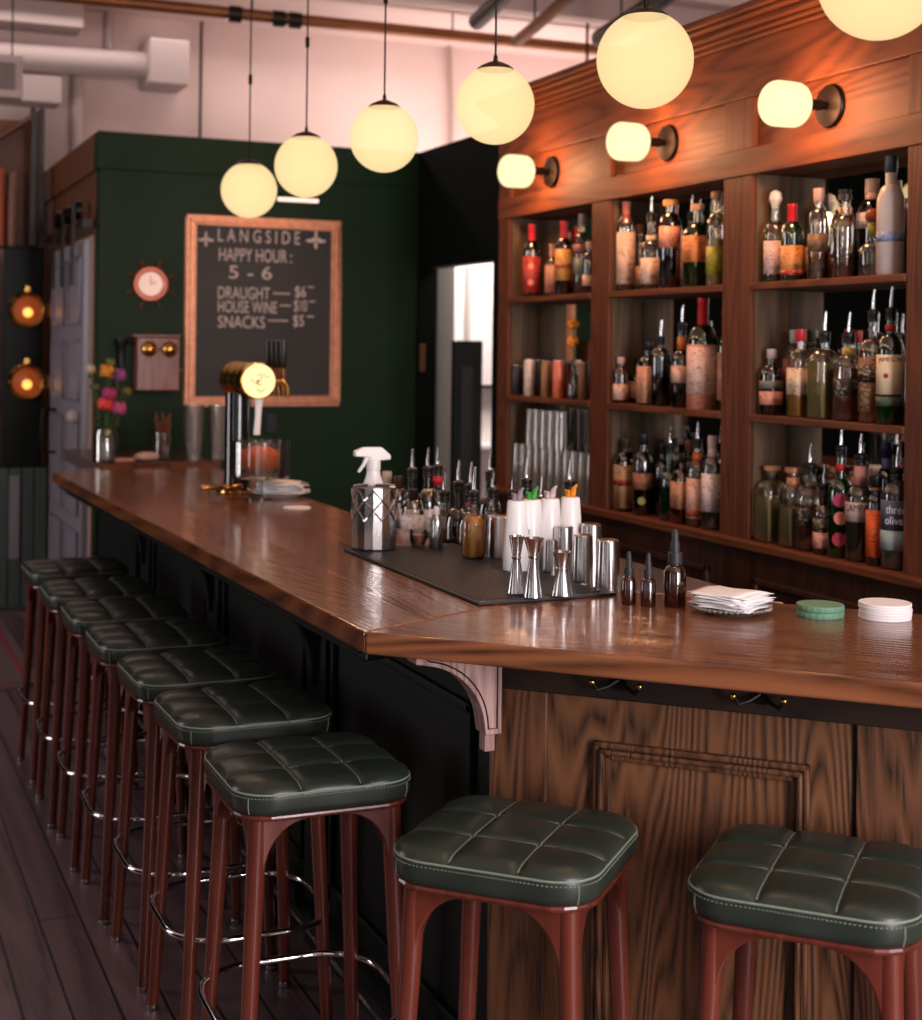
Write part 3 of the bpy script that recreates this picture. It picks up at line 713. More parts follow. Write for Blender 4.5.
# sconces
SL = ['opal sconce lamp at the doorway end of the back bar', 'middle opal sconce lamp of the back bar frieze', 'opal sconce lamp nearest the camera end, above the frosted bottle']
for (px, py), lb in zip(((550, 172), (666, 143), (828, 106)), SL):
    p = un(px, py, X=XF + .01)
    t = thing('wall_sconce', lb, 'sconce lamp', (XF + .0215, p.y, p.z), 0, 'opal sconces on the back bar frieze')
    MB().at(0, 0, 0, ry=-PI / 2).lathe([(0, 0), (.062, 0), (.064, .006), (.06, .014), (.03, .018), (.012, .02), (.012, .045), (.0, .045)], 32).build('back_plate', M['bronze'], t)
    MB().at(-.04, 0, 0, ry=-PI / 2).lathe([(0, 0), (.016, 0), (.016, .04), (.02, .042), (.02, .052), (0, .052)], 20).build('lamp_holder', M['bronze'], t)
    prof = [(.012, .075), (.022, .082)]
    for i in range(1, 9): a = PI / 2 * i / 8; prof.append((.022 + .043 * math.sin(a), .082 + .036 * (1 - math.cos(a))))
    prof.append((.066, .15))
    for i in range(0, 9): a = PI / 2 * i / 8; prof.append((.026 + .04 * math.cos(a), .178 + .038 * math.sin(a)))
    prof.append((0, .218))
    k = MB().at(-.012, 0, -.006, ry=-PI / 2).lathe(prof, 32); k.build('globe_shade', M['opals'], t, sharp=80)
    L = bpy.data.lights.new('bulb', 'POINT'); L.energy = 32; L.color = (1, .46, .22); L.shadow_soft_size = .064
    lo = bpy.data.objects.new('bulb', L); C.objects.link(lo); lo.parent = t; lo.location = (-.15, 0, 0)

# ================================================================ BOTTLES
GR = None
def bottle(x, y, z, label, h=.29, r=.037, shape='round', sh=.62, nr=.013, mat='gdark', liq=None, lvl=.5, lab=None, cap=('screw', (20, 20, 20)), rz=None, group=None, neck=None, text=None, dots=None, name='bottle'):
    """sh: height share where the shoulder starts; lab: list of (z0,z1,colour) shares of h"""
    t = thing(name, label, 'bottle', (x, y, z), 0 if rz is None else rz, group)
    n = 20 if shape == 'round' else 4
    hb = h * sh; hn = h * (sh + .16); he = h * .93
    def prof(e=0.0, top=None):
        P = [(0, .001 + e), (r * .9 - e, .001 + e), (r - e, .006 + e), (r - e, hb)]
        for i in range(1, 7):
            a = PI / 2 * i / 6; P.append(((nr + (r - nr) * math.cos(a) ** 1.0) - e if i < 6 else nr - e, hb + (hn - hb) * math.sin(a) ** 1.3))
        P += [(nr - e, he)]
        if top is not None:
            Q = [p for p in P if p[1] < top]; last = P[len(Q)] if len(Q) < len(P) else P[-1]
            pr = Q[-1]; f = (top - pr[1]) / max(last[1] - pr[1], 1e-5); Q.append((pr[0] + (last[0] - pr[0]) * f, top)); Q.append((0, top)); return Q
        return P + [(0, he)]
    def mk(pf):
        k = MB()
        if shape == 'square':
            # square shouldered flask: superellipse section
            N = 24; m = len(pf); vs = []; fs = []
            for i in range(N):
                a = 2 * PI * i / N + PI / N
                for (rad, zz) in pf:
                    f = min(1, max(0, (rad - nr) / max(r - nr, 1e-4))); q = (1 - f) + f * rr(a, 1, .35)
                    vs.append((rad * q * math.cos(a), rad * q * math.sin(a) * (1 - .0 * f), zz))
            for i in range(N):
                j = (i + 1) % N
                for q in range(m - 1): fs.append((i * m + q, j * m + q, j * m + q + 1, i * m + q + 1))
            k.add(vs, fs, True)
        elif shape == 'cut':
            k.lathe(pf, 24, lobes=12, amp=.05)
        else: k.lathe(pf, n)
        return k
    mk(prof()).build('glass_body', M[mat], t, sharp=50)
    if liq: mk(prof(.0025, h * lvl)).build('liquid', M['l_' + liq], t, sharp=50)
    fl = []
    if lab:
        for li, (a, b, c) in enumerate(lab):
            rr_ = (r + .0006 if b <= sh + .02 else nr + .0012) + .0006 * li
            k = MB()
            if shape == 'square' and b <= sh + .02:
                N = 24; vs = []; fs = []
                for i in range(N):
                    an = 2 * PI * i / N + PI / N; q = rr(an, 1, .35) * (r + .0008 + .0006 * li)
                    vs += [(q * math.cos(an), q * math.sin(an), a * h), (q * math.cos(an), q * math.sin(an), b * h)]
                for i in range(N): j = (i + 1) % N; fs.append((2 * i, 2 * j, 2 * j + 1, 2 * i + 1))
                k.add(vs, fs, True)
            else:
                N = 20; arc = 1.0; vs = []; fs = []
                for i in range(N + 1):
                    an = PI + SIDE - 1.9 * arc + 3.8 * arc * i / N
                    vs += [(rr_ * math.cos(an), rr_ * math.sin(an), a * h), (rr_ * math.cos(an), rr_ * math.sin(an), b * h)]
                for i in range(N): fs.append((2 * i, 2 * i + 2, 2 * i + 3, 2 * i + 1))
                k.add(vs, fs, True)
            k.build('label', paint(c, .5) if text else printed(c), t, solid=.0004); fl.append(rr_)
    if dots:
        for (zc, c, rd, da) in dots:
            k = MB(); vs = [(0, 0, 0)]; N = 16
            a0 = PI + SIDE + da; vs = [((r + .0012) * math.cos(a0), (r + .0012) * math.sin(a0), zc * h)]
            for i in range(N):
                u = rd * math.cos(2 * PI * i / N); w = rd * math.sin(2 * PI * i / N); an = a0 + u / r
                vs.append(((r + .0012) * math.cos(an), (r + .0012) * math.sin(an), zc * h + w))
            k.add(vs, [(0, 1 + i, 1 + (i + 1) % N) for i in range(N)]); k.build('round_sticker', paint(c, .55), t, solid=.0003)
    if text:
        for (s, zc, hh, wid, c) in text:
            rt = r + .0016
            def pl(u, v, w, zc=zc, wid=wid): 
                an = PI + SIDE + (u - wid / 2) / rt
                return ((rt + w) * math.cos(an), (rt + w) * math.sin(an), zc * h + v)
            letters(s, 'lettering', paint(c, .6), pl, wid, hh, .0004, t)
    ct, cc = cap[0], cap[1]
    cm = paint(cc, .35) if cc else None
    if ct == 'screw': MB().at(0, 0, h * .86).lathe([(nr + .001, 0), (nr + .0025, .002), (nr + .0025, h * .14), (0, h * .14)], 16).build('cap', cm, t)
    elif ct == 'foil': MB().at(0, 0, h * .76).lathe([(nr + .0008, 0), (nr + .002, .004), (nr + .0015, h * .19), (nr + .003, h * .2), (nr + .003, h * .24), (0, h * .24)], 16).build('foil_capsule', cm, t)
    elif ct == 'cork': MB().at(0, 0, h * .9).lathe([(nr - .002, 0), (nr - .001, .01), (nr * 1.45, .011), (nr * 1.45, h * .1), (nr * 1.3, h * .105), (0, h * .105)], 16).build('cork_stopper', cm, t)
    elif ct == 'ball': MB().sphere((0, 0, h * .93 + .018), .021, 18, 12).build('ball_stopper', cm, t)
    elif ct == 'crystal': MB().at(0, 0, h * .9).lathe([(.008, 0), (.012, .01), (.021, .028), (.016, .05), (0, .058)], 8, smooth=False).build('crystal_stopper', cm, t)
    elif ct == 'pour':
        k = MB().at(0, 0, h * .9).lathe([(nr + .0015, 0), (nr + .0025, .003), (nr + .001, .008), (nr + .0028, .012), (nr + .001, .017), (nr + .003, .021), (nr + .003, .03), (.006, .036), (0, .036)], 16)
        pr_ = k.build('pourer', paint((14, 14, 14), .4), t)
        MB().tube([(0, 0, h * .9 + .034), (0, 0, h * .9 + .055), (0, -.006, h * .9 + .092)], [.0052, .0046, .0032], 10).build('pour_spout', M['chrome'], pr_)
    return t
SIDE = .82      # labels face the bar's open end, where the guests sit
SHZ = {'top': 1.815, 'middle': 1.404, 'bottom': 1.01}
ORD = ['first', 'second', 'third', 'fourth', 'fifth', 'sixth', 'seventh', 'eighth', 'ninth', 'tenth', 'eleventh']
def row(bay, shelf, specs):
    a, b = BAYS[{'far': 0, 'middle': 1, 'near': 2}[bay]]
    lasty = {0: 99, 1: 99}
    for i, (px, look, kw) in enumerate(specs):
        back = kw.pop('back', i % 2)
        rad = kw.get('r', .034); kw['r'] = rad
        xx = XM - .006 - rad if back else XF + .004 + rad
        y = un(px, 400, X=xx).y
        y = max(a + rad + .014, min(b - rad - .014, y))
        placed.append([xx, y, rad, bay, shelf])
        for q in placed[:-1]:
            if q[3] == bay and q[4] == shelf:
                dxx = xx - q[0]; need = (rad + q[2]) * (1.0 if kw.get('shape') != 'square' else 1.08) + .002
                if abs(dxx) < need:
                    dy = math.sqrt(need * need - dxx * dxx)
                    if q[1] - y < dy: y = q[1] - dy
        placed[-1][1] = y
        if y < a + rad + .002: 
            print('row overflow', bay, shelf, i, y - a)
        bottle(xx, y, SHZ[shelf], '%s, %s from the doorway end, %s shelf, %s bay' % (look, ORD[i], shelf, bay), group='bottles on the %s shelf of the %s bay' % (shelf, bay), **kw)
placed = []
P_, S_, K_, F_ = 'pour', 'screw', 'cork', 'foil'
row('far', 'top', [
    (530, 'dark wine bottle with red capsule', dict(h=.305, r=.037, mat='gdark', lab=[(.06, .56, (176, 58, 52))], cap=(F_, (200, 24, 30)), dots=[(.2, (214, 120, 90), .013, .2), (.42, (230, 150, 100), .012, .2)])),
    (551, 'small clear bottle with pink label', dict(h=.22, r=.032, mat='gflint', lab=[(.08, .6, (206, 150, 128))], cap=(F_, (214, 160, 140)))),
    (562, 'red capped bottle with yellow label', dict(h=.295, r=.034, mat='gdark', lab=[(.2, .62, (206, 150, 78)), (.36, .42, (150, 70, 40))], cap=(F_, (188, 30, 34)))),
    (576, 'clear bottle with pale blue label', dict(h=.325, r=.036, mat='gflint', liq='brownl', lvl=.28, lab=[(.26, .46, (140, 152, 148)), (.5, .62, (150, 100, 96))], cap=(S_, (196, 180, 176)))),
    (588, 'small dark bottle with pale label', dict(h=.2, r=.028, mat='gdark', lab=[(.15, .35, (220, 170, 140))], cap=(S_, (230, 190, 160)))),
])
row('middle', 'top', [
    (624, 'clear bottle with tall cream label', dict(h=.33, r=.034, sh=.7, mat='gflint', lab=[(.08, .66, (222, 184, 160))], cap=(F_, (206, 110, 90)), back=0)),
    (637, 'clear bottle with short cream label', dict(h=.25, r=.028, mat='gflint', lab=[(.1, .38, (216, 176, 150))], cap=(S_, (120, 80, 60)), back=1)),
    (649, 'clear pouring bottle with white label', dict(h=.27, r=.036, sh=.5, nr=.016, mat='gflint', lab=[(.08, .42, (226, 190, 168)), (.62, .72, (226, 200, 180))], cap=(P_, 0), back=0)),
    (668, 'black bottle with slanted white shoulder label', dict(h=.31, r=.038, sh=.7, nr=.018, mat='gdark', lab=[(.46, .7, (228, 150, 122))], cap=(K_, (216, 140, 60)), back=0)),
    (679, 'clear pouring bottle with oval cream label', dict(h=.26, r=.034, sh=.5, mat='gflint', liq='amberl', lvl=.2, lab=[(.12, .5, (222, 170, 146))], cap=(P_, 0), back=1)),
    (695, 'dark bottle with square orange label', dict(h=.28, r=.038, shape='square', sh=.62, nr=.016, mat='ggreen', liq='darkl', lvl=.3, lab=[(.3, .62, (224, 134, 76))], cap=(K_, (220, 160, 120)), back=0)),
    (706, 'clear bottle with crystal stopper', dict(h=.3, r=.032, mat='gflint', lab=[(.2, .5, (222, 176, 150))], cap=('crystal', (230, 220, 210)), back=1)),
    (714, 'clear bottle with yellow green label', dict(h=.31, r=.032, mat='gflint', liq='pale', lvl=.5, lab=[(.12, .42, (150, 146, 40))], cap=(K_, (170, 120, 90)), back=0)),
])
row('middle', 'middle', [
    (620, 'little red bottle with pale cap', dict(h=.17, r=.028, mat='gred', lab=[(.08, .42, (222, 180, 160))], cap=(S_, (210, 170, 160)), back=0)),
    (634, 'squat black bottle with cream label', dict(h=.17, r=.034, sh=.5, mat='gdark', lab=[(.12, .48, (186, 142, 106))], cap=(S_, (20, 20, 20)), back=1)),
    (648, 'black bottle with tall beige label', dict(h=.225, r=.033, shape='square', mat='gdark', lab=[(.04, .62, (206, 150, 122))], cap=(S_, (10, 16, 14)), dots=[(.36, (110, 24, 28), .012, 0)], back=0)),
    (660, 'unlabelled black bottle with pourer', dict(h=.235, r=.034, sh=.72, mat='gdark', cap=(P_, 0), back=0)),
    (670, 'brown bottle with dull cream label', dict(h=.24, r=.032, mat='gamber', lab=[(.4, .62, (150, 116, 80))], cap=(S_, (60, 40, 30)), back=1)),
    (681, 'orange necked bottle with white label', dict(h=.29, r=.035, sh=.52, mat='gdark', lab=[(.3, .5, (220, 176, 156)), (.68, .84, (214, 116, 40))], cap=(P_, 0), back=0)),
    (702, 'huge green bottle with red wax top', dict(h=.375, r=.052, sh=.6, nr=.017, mat='ggreen', lab=[(.0, .58, (208, 136, 112)), (.14, .56, (226, 186, 172))], cap=(F_, (196, 20, 28)), text=[('marker', .47, .012, .04, (200, 60, 50))] and None, back=0)),
    (716, 'green bottle with red capsule', dict(h=.33, r=.030, sh=.6, mat='ggreen', lab=[(.1, .58, (204, 150, 126))], cap=(F_, (180, 24, 30)), back=1)),
])
row('middle', 'bottom', [
    (627, 'square black bottle with beige label', dict(h=.265, r=.037, shape='square', sh=.66, nr=.015, mat='gdark', lab=[(.05, .64, (176, 136, 98)), (.36, .44, (140, 24, 24))], cap=(S_, (60, 50, 42)), back=0)),
    (644, 'black bottle with round pale sticker', dict(h=.29, r=.036, mat='gdark', lab=[(.32, .52, (160, 104, 78))], cap=(S_, (24, 26, 26)), dots=[(.18, (150, 156, 84), .014, .1)], back=0)),
    (658, 'black bottle without a label', dict(h=.255, r=.034, mat='gdark', cap=(S_, (30, 26, 22)), back=1)),
    (671, 'dark green bottle with wire neck', dict(h=.26, r=.034, sh=.5, mat='ggreen', liq='darkl', lvl=.4, cap=(P_, 0), back=0)),
    (684, 'brown bottle with square beige label', dict(h=.24, r=.034, shape='square', mat='gamber', lab=[(.22, .6, (196, 140, 108))], cap=(S_, (20, 18, 18)), back=0)),
    (690, 'olive bottle with brown collar', dict(h=.28, r=.030, mat='ggreen', lab=[(.66, .8, (130, 110, 60))], cap=(S_, (150, 90, 70)), back=1)),
    (698, 'pouring bottle with white and red label', dict(h=.29, r=.035, mat='gflint', liq='brownl', lvl=.5, lab=[(.1, .56, (222, 170, 154)), (.12, .2, (150, 60, 40)), (.7, .86, (206, 96, 50))], cap=(P_, 0), back=0)),
    (713, 'white labelled bottle with white neck', dict(h=.31, r=.034, mat='gflint', lab=[(.2, .6, (230, 206, 204)), (.7, .9, (226, 200, 196))], cap=(S_, (226, 200, 196)), back=0)),
])
row('near', 'top', [
    (773, 'crystal stoppered bottle, white label', dict(h=.255, r=.034, sh=.58, mat='gflint', liq='darkl', lvl=.12, lab=[(.1, .5, (222, 186, 176))], cap=('crystal', (222, 210, 200)), back=0)),
    (790, 'dark green bottle with red cap', dict(h=.235, r=.034, mat='ggreen', liq='darkl', lvl=.5, lab=[(.08, .46, (220, 146, 84)), (.08, .14, (170, 40, 30))], cap=(F_, (196, 26, 34)), back=0)),
    (805, 'round shouldered bottle with gilt band', dict(h=.22, r=.038, sh=.5, nr=.016, mat='gflint', liq='brownl', lvl=.55, lab=[(.16, .46, (124, 78, 34))], cap=(S_, (34, 20, 16)), back=1)),
    (816, 'clear pouring bottle', dict(h=.27, r=.030, mat='gflint', lab=[(.3, .5, (120, 90, 66))], cap=(S_, (210, 160, 140)), back=0)),
    (826, 'fluted decanter', dict(h=.265, r=.043, shape='cut', sh=.58, nr=.017, mat='gflint', liq='red', lvl=.34, cap=(S_, (16, 13, 12)), lab=[(.7, .8, (222, 180, 130))], back=1)),
    (843, 'stout bottle with cream neck', dict(h=.24, r=.033, sh=.6, mat='gflint', liq='brownl', lvl=.3, cap=(K_, (40, 26, 20)), back=0)),
    (855, 'dark bottle with white slanted label', dict(h=.285, r=.034, shape='square', sh=.64, nr=.018, mat='gdark', lab=[(.5, .66, (214, 200, 206)), (.72, .86, (226, 190, 176))], cap=(S_, (230, 196, 184)), back=1)),
    (870, 'squat flask with brown ball stopper', dict(h=.165, r=.037, sh=.42, nr=.012, mat='gflint', lab=[(.68, .92, (150, 156, 60))], cap=('ball', (140, 70, 40)), back=0)),
    (888, 'tall frosted bottle with blue cap', dict(h=.33, r=.038, sh=.6, nr=.015, mat='gfrost', lab=[(.28, .36, (140, 150, 190)), (.9, .93, (40, 60, 120))], cap=(S_, (46, 54, 78)), back=0)),
    (903, 'clear bottle with pinkish neck', dict(h=.25, r=.030, mat='gflint', lab=[(.66, .9, (222, 180, 170))], cap=(S_, (220, 190, 180)), back=1)),
])
row('near', 'middle', [
    (771, 'small dark bottle with pink label', dict(h=.205, r=.036, sh=.6, mat='gdark', lab=[(.16, .36, (220, 150, 128)), (.4, .52, (120, 116, 110))], cap=(S_, (190, 176, 170)), back=0)),
    (788, 'narrow bottle with pink label', dict(h=.265, r=.028, shape='square', sh=.68, mat='gflint', liq='gold', lvl=.32, lab=[(.36, .66, (226, 140, 130))], cap=(S_, (180, 170, 166)), back=1)),
    (800, 'white labelled bottle with black drop', dict(h=.265, r=.032, shape='square', sh=.62, mat='gflint', liq='gold', lvl=.3, lab=[(.26, .56, (232, 200, 170))], cap=(S_, (190, 30, 40)), dots=[(.45, (50, 44, 30), .013, 0)], back=0)),
    (812, 'ribbed pale bottle with black cap', dict(h=.24, r=.034, shape='cut', sh=.62, nr=.018, mat='gflint', liq='pale', lvl=.4, lab=[(.7, .88, (222, 170, 156))], cap=(S_, (18, 16, 16)), back=1)),
    (824, 'broad clear bottle of pale spirit', dict(h=.25, r=.041, shape='square', sh=.66, nr=.014, mat='gflint', liq='pale', lvl=.66, cap=(P_, 0), back=0)),
    (838, 'clear bottle with red cap', dict(h=.265, r=.028, mat='gflint', lab=[(.5, .62, (214, 180, 90))], cap=(S_, (190, 30, 36)), back=1)),
    (848, 'red cut crystal bottle', dict(h=.245, r=.041, shape='cut', sh=.62, nr=.017, mat='gflint', liq='red', lvl=.62, lab=[(.3, .5, (24, 22, 22)), (.74, .86, (196, 164, 80))], cap=(P_, 0), back=0)),
    (862, 'cream necked bottle with pourer', dict(h=.245, r=.030, mat='gflint', liq='amberl', lvl=.4, cap=(P_, 0), back=1)),
    (872, 'amber bottle with brown decorated label', dict(h=.315, r=.038, sh=.6, mat='gflint', liq='amberl', lvl=.6, lab=[(.1, .58, (112, 72, 44)), (.36, .52, (36, 22, 16))], cap=(P_, 0), text=[('reserve', .5, .006, .03, (210, 170, 120))] and None, back=0)),
    (889, 'green whiskey bottle with cream label', dict(h=.32, r=.037, sh=.62, mat='ggreen', liq='darkl', lvl=.55, lab=[(.26, .6, (226, 202, 170)), (.16, .24, (70, 84, 66)), (.8, .86, (170, 30, 34))], cap=(P_, 0), dots=[(.42, (150, 30, 36), .007, -.25)], text=[('JAMESON', .53, .016, .07, (24, 22, 20))], back=0)),
])
row('near', 'bottom', [
    (757, 'square corked flask of pale spirit', dict(h=.235, r=.044, shape='square', sh=.66, nr=.018, mat='gflint', liq='pale', lvl=.6, cap=(K_, (176, 122, 92)), back=0)),
    (777, 'square corked flask behind the first', dict(h=.235, r=.036, shape='square', sh=.66, nr=.018, mat='gflint', liq='pale', lvl=.55, cap=(K_, (170, 116, 86)), back=1)),
    (792, 'corked flask with orange neck', dict(h=.24, r=.034, shape='square', sh=.64, nr=.018, mat='gflint', liq='pale', lvl=.5, lab=[(.72, .88, (196, 130, 96))], cap=(K_, (170, 110, 80)), back=0)),
    (808, 'red cut crystal bottle with black label', dict(h=.25, r=.040, shape='cut', sh=.6, nr=.017, mat='gflint', liq='red', lvl=.56, lab=[(.3, .52, (22, 22, 22))], cap=(P_, 0), back=0)),
    (818, 'corked clear flask', dict(h=.25, r=.032, shape='square', mat='gflint', cap=(K_, (180, 120, 90)), back=1)),
    (825, 'squat amber bottle with pink label', dict(h=.19, r=.030, sh=.6, mat='gamber', lab=[(.1, .34, (212, 148, 132)), (.36, .56, (40, 36, 34))], cap=(P_, 0), back=0)),
    (841, 'green bottle with pink round stickers', dict(h=.32, r=.037, sh=.55, mat='ggreen', liq='darkl', lvl=.45, lab=[(.78, .84, (190, 30, 34))], cap=(P_, 0), dots=[(.52, (176, 58, 90), .019, 0), (.36, (224, 132, 110), .019, .1), (.17, (178, 52, 76), .02, 0)], back=0)),
    (861, 'red aperitif bottle with white band', dict(h=.30, r=.040, sh=.56, nr=.016, mat='gflint', liq='darkl', lvl=.42, lab=[(.38, .56, (186, 166, 158)), (.72, .9, (196, 132, 118))], cap=(P_, 0), text=[('CAMPARI', .475, .021, .088, (30, 10, 10))], back=0)),
    (877, 'narrow dark bottle with orange label', dict(h=.25, r=.026, mat='gdark', lab=[(.1, .62, (214, 84, 30)), (.84, .92, (200, 110, 80))], cap=(S_, (20, 16, 16)), back=0)),
    (886, 'blue necked bottle', dict(h=.34, r=.030, mat='gdark', lab=[(.72, .9, (96, 100, 160))], cap=(S_, (30, 34, 70)), back=1)),
    (893, 'clear vodka bottle with dark blue label', dict(h=.27, r=.042, sh=.72, nr=.016, mat='gflint', liq='water', lvl=.5, lab=[(.4, .7, (62, 74, 100)), (.2, .395, (150, 164, 166))], cap=(P_, 0), text=[('three', .57, .022, .055, (236, 232, 236)), ('olives', .46, .022, .06, (236, 232, 236))], back=0)),
])
# cans and the flower bottle on the far bay's middle shelf
CANS = [(517, .125, (52, 48, 50), 'short black drink can with pale stripe'), (529, .15, (214, 190, 178), 'white drink can'), (538, .145, (54, 50, 50), 'black drink can with white spot'), (546, .145, (150, 108, 70), 'speckled brown drink can'),
        (558, .15, (216, 112, 84), 'salmon orange drink can'), (566, .14, (130, 44, 50), 'dark red drink can'), (583, .145, (120, 84, 60), 'brown drink can by the stile')]
for i, (px, h, c, lb) in enumerate(CANS):
    r = .0235; x = XF + .008 + r + (.045 if i in (2, 5) else 0); p = un(px, 400, X=x)
    t = thing('drink_can', lb + ', middle shelf of the far bay', 'can', (x, p.y, 1.404), 0, 'drink cans on the far bay middle shelf')
    MB().lathe([(0, 0), (r * .8, 0), (r, .006), (r, h - .008), (r * .86, h)], 20).build('can_body', paint(c, .35, .2, .25), t)
    MB().at(0, 0, h).lathe([(r * .86, 0), (r * .86, .002), (r * .8, .001), (0, .001)], 20).build('can_lid', M['steel'], t)
x = XF + .035; p = un(574, 400, X=x)
t = thing('flower_bottle', 'little black bottle holding two orange flowers on the far bay middle shelf', 'bottle vase', (x, p.y, 1.404))
MB().lathe([(0, 0), (.026, 0), (.028, .01), (.028, .07), (.012, .1), (.011, .13), (.013, .132), (0, .132)], 18).build('bottle_body', M['gdark'], t)
MB().tube([(0, 0, .12), (.0, .01, .2), (0, .012, .285)], .0022, 6).tube([(0, 0, .12), (-.004, .003, .18), (-.004, .012, .22)], .0022, 6).build('stem', M['leaf'], t)
for z, y in ((.295, .012), (.228, .016)):
    k = MB()
    for i in range(26):
        u = random.random() * 2 - 1; a = random.random() * 2 * PI; s = math.sqrt(1 - u * u)
        k.sphere((.018 * s * math.cos(a), y + .018 * s * math.sin(a), z + .016 * u), .008, 6, 5)
    k.build('flower_head', plain('marigold', (240, 150, 40), .6), t)
# shelf glasses of the far bay
def tumbler(x, y, z, h, r0, r1, mat, label, group, name='glass_tumbler', up=True, facets=0):
    pr_ = [(0, 0), (r0, 0), (r1, h), (r1 - .002, h), (r0 - .003, .008), (0, .008)]
    if not up: pr_ = [(r, h - zz) for r, zz in reversed(pr_)]
    o = MB().lathe(pr_, 20, lobes=facets, amp=.025 if facets else 0).build(name, mat)
    o.location = (x, y, z); return tag(o, label, 'glass', group)
for i in range(11):
    y = 5.645 - i * .0655
    if y < 4.97: break
    tumbler(XF + .042, y, 1.01, .19, .025, .031, M['gtumbler'], 'tall glass, %s from the doorway end on the bottom shelf of the far bay' % ORD[i], 'tall glasses on the far bay bottom shelf', up=False)
for i in range(5):
    tumbler(XF + .042, 5.52 - i * .0655, 1.2005, .15, .024, .03, M['gtumbler'], 'tall glass of the upper tier, %s from the doorway end, far bay' % ORD[i], 'upper tier of glasses in the far bay', up=False)
# ================================================================ BOTTLES IN THE WELL (base z .93)
W = [ (412.6, 448.5, 'clear well bottle with pourer and orange band', dict(mat='gdark', lab=[(.72, .78, (220, 110, 80)), (.36, .6, (226, 218, 218))])),
      (425, 447.5, 'dark well bottle with cream neck ring', dict(mat='gdark', lab=[(.72, .78, (216, 180, 140)), (.34, .58, (222, 218, 222))])),
      (436.5, 446, 'green well bottle with red neck band', dict(mat='ggreen', lab=[(.80, .89, (198, 22, 34))])),
      (444.4, 469.7, 'slim clear well bottle by the small aluminium bottle', dict(mat='gflint', liq='brownl', lvl=.3)),
      (458.6, 459.5, 'dark pouring bottle behind the clear pair in the well', dict(mat='gdark')),
      (462.8, 470.6, 'clear bell shouldered pouring bottle', dict(mat='gflint', r=.04)),
      (471, 461.7, 'clear pouring bottle behind the orange juice bottle', dict(mat='gflint', lab=[(.8, .84, (170, 50, 60))])),
      (490.5, 451, 'dark pouring bottle before the doorway', dict(mat='gdark')),
      (493, 467.8, 'clear pouring bottle next to the orange juice bottle', dict(mat='gflint', r=.036)),
      (502, 468.6, 'clear pouring bottle behind the first steel tin', dict(mat='gflint', liq='water', lvl=.4)),
      (520.3, 456.5, 'dark red bottle with pourer behind the white juice containers', dict(mat='gdark', lab=[(.7, .85, (96, 22, 26))])),
      (541, 476, 'clear bottle with thin pourer between the white juice containers', dict(mat='gflint')),
      (569.8, 459, 'clear bottle with long pourer behind the orange topped container', dict(mat='gflint')) ]
pos = []
for i, (px, py, lb, kw) in enumerate(W):
    hh = .30 if py < 465 else .255
    p = un(px, py, Z=.93 + hh * .9 + .092); x, y = p.x, p.y; r = kw.get('r', .036); kw['r'] = r
    for _ in range(500):
        mv = False
        for (qx, qy, qr) in pos:
            d = math.hypot(x - qx, y - qy)
            if d < r + qr + .003:
                x += (x - qx) / d * (r + qr + .004 - d); y += (y - qy) / d * (r + qr + .004 - d); mv = True
        x = min(max(x + (.002 if mv else 0), 1.545 + r + .003), 2.08 - r); y = min(max(y, 3.305 + r), 4.49 - r)
        if not mv: break
    pos.append((x, y, r)); kw.setdefault('sh', .6)
    bottle(x, y, .93, lb, h=hh, cap=(P_, 0), group='pouring bottles in the steel well', **kw)
for (px, py, lb, h, kw) in ((387, 471.5, 'grey patterned capped bottle beside the spray bottle', .27, dict(mat='gflint', sh=.66, lab=[(.4, .64, (220, 214, 216)), (.8, .9, (196, 190, 190))], cap=(S_, (214, 196, 180)))),
                        (396, 476, 'brown capped bottle with white paper label', .26, dict(mat='gdark', sh=.7, lab=[(.38, .68, (232, 226, 228))], cap=(S_, (64, 36, 28)))),
                        (413, 489, 'bottle with printed white label behind the small tumbler', .25, dict(mat='gflint', sh=.72, lab=[(.36, .7, (232, 228, 232))], cap=(S_, (30, 22, 24)), r=.033))):
    p = un(px, py, Z=.93 + h); x, y = p.x, p.y; r = kw.get('r', .032); kw['r'] = r
    for _ in range(500):
        mv = False
        for (qx, qy, qr) in pos:
            d = math.hypot(x - qx, y - qy)
            if d < r + qr + .003: x += (x - qx) / d * (r + qr + .004 - d); y += (y - qy) / d * (r + qr + .004 - d); mv = True
        x = min(max(x + (.002 if mv else 0), 1.545 + r + .003), 2.08 - r); y = min(y, 4.49 - r)
        if not mv: break
    pos.append((x, y, r))
    bottle(x, y, .93, lb, h=h, group='capped bottles in the steel well', **kw)

# ================================================================ THINGS ON THE BAR
def on_bar(px, py, z=ZT): return un(px, py, Z=z)
# faceted steel tin with lattice, spray bottle standing in it
p = on_bar(376, 555, ZT + .0105); p = un(374, 548, Z=ZT + .0105)
t = thing('lattice_tin', 'silver faceted tin with a diamond lattice at the far end of the mat', 'tin', (p.x, p.y, ZT + .0105))
k = MB(); n = 16
prof = [(.0, 0), (.056, 0), (.058, .003), (.058, .158), (.056, .162), (.053, .16), (.053, .004), (0, .004)]
k.lathe(prof, n, smooth=False); k.build('tin_body', M['steel'], t, bevel=.001)
k = MB()
for i in range(16):
    for sgn in (1, -1):
        for j in range(3):
            a0 = 2 * PI * (i + .0 + (j % 2) * .5) / 8; 
            z0 = .075 + j * .026
            pts = []
            for q in range(5):
                a = 2 * PI * (i / 8 + (j % 2) / 16) + sgn * (PI / 8) * q / 4 ; pts.append((.0588 * math.cos(a), .0588 * math.sin(a), z0 + .026 * q / 4 * 1))
            if i < 8: k.tube(pts, .0019, 5)
k.build('diamond_lattice', M['chrome'], t)
q = un(371, 500, Y=p.y + .16)
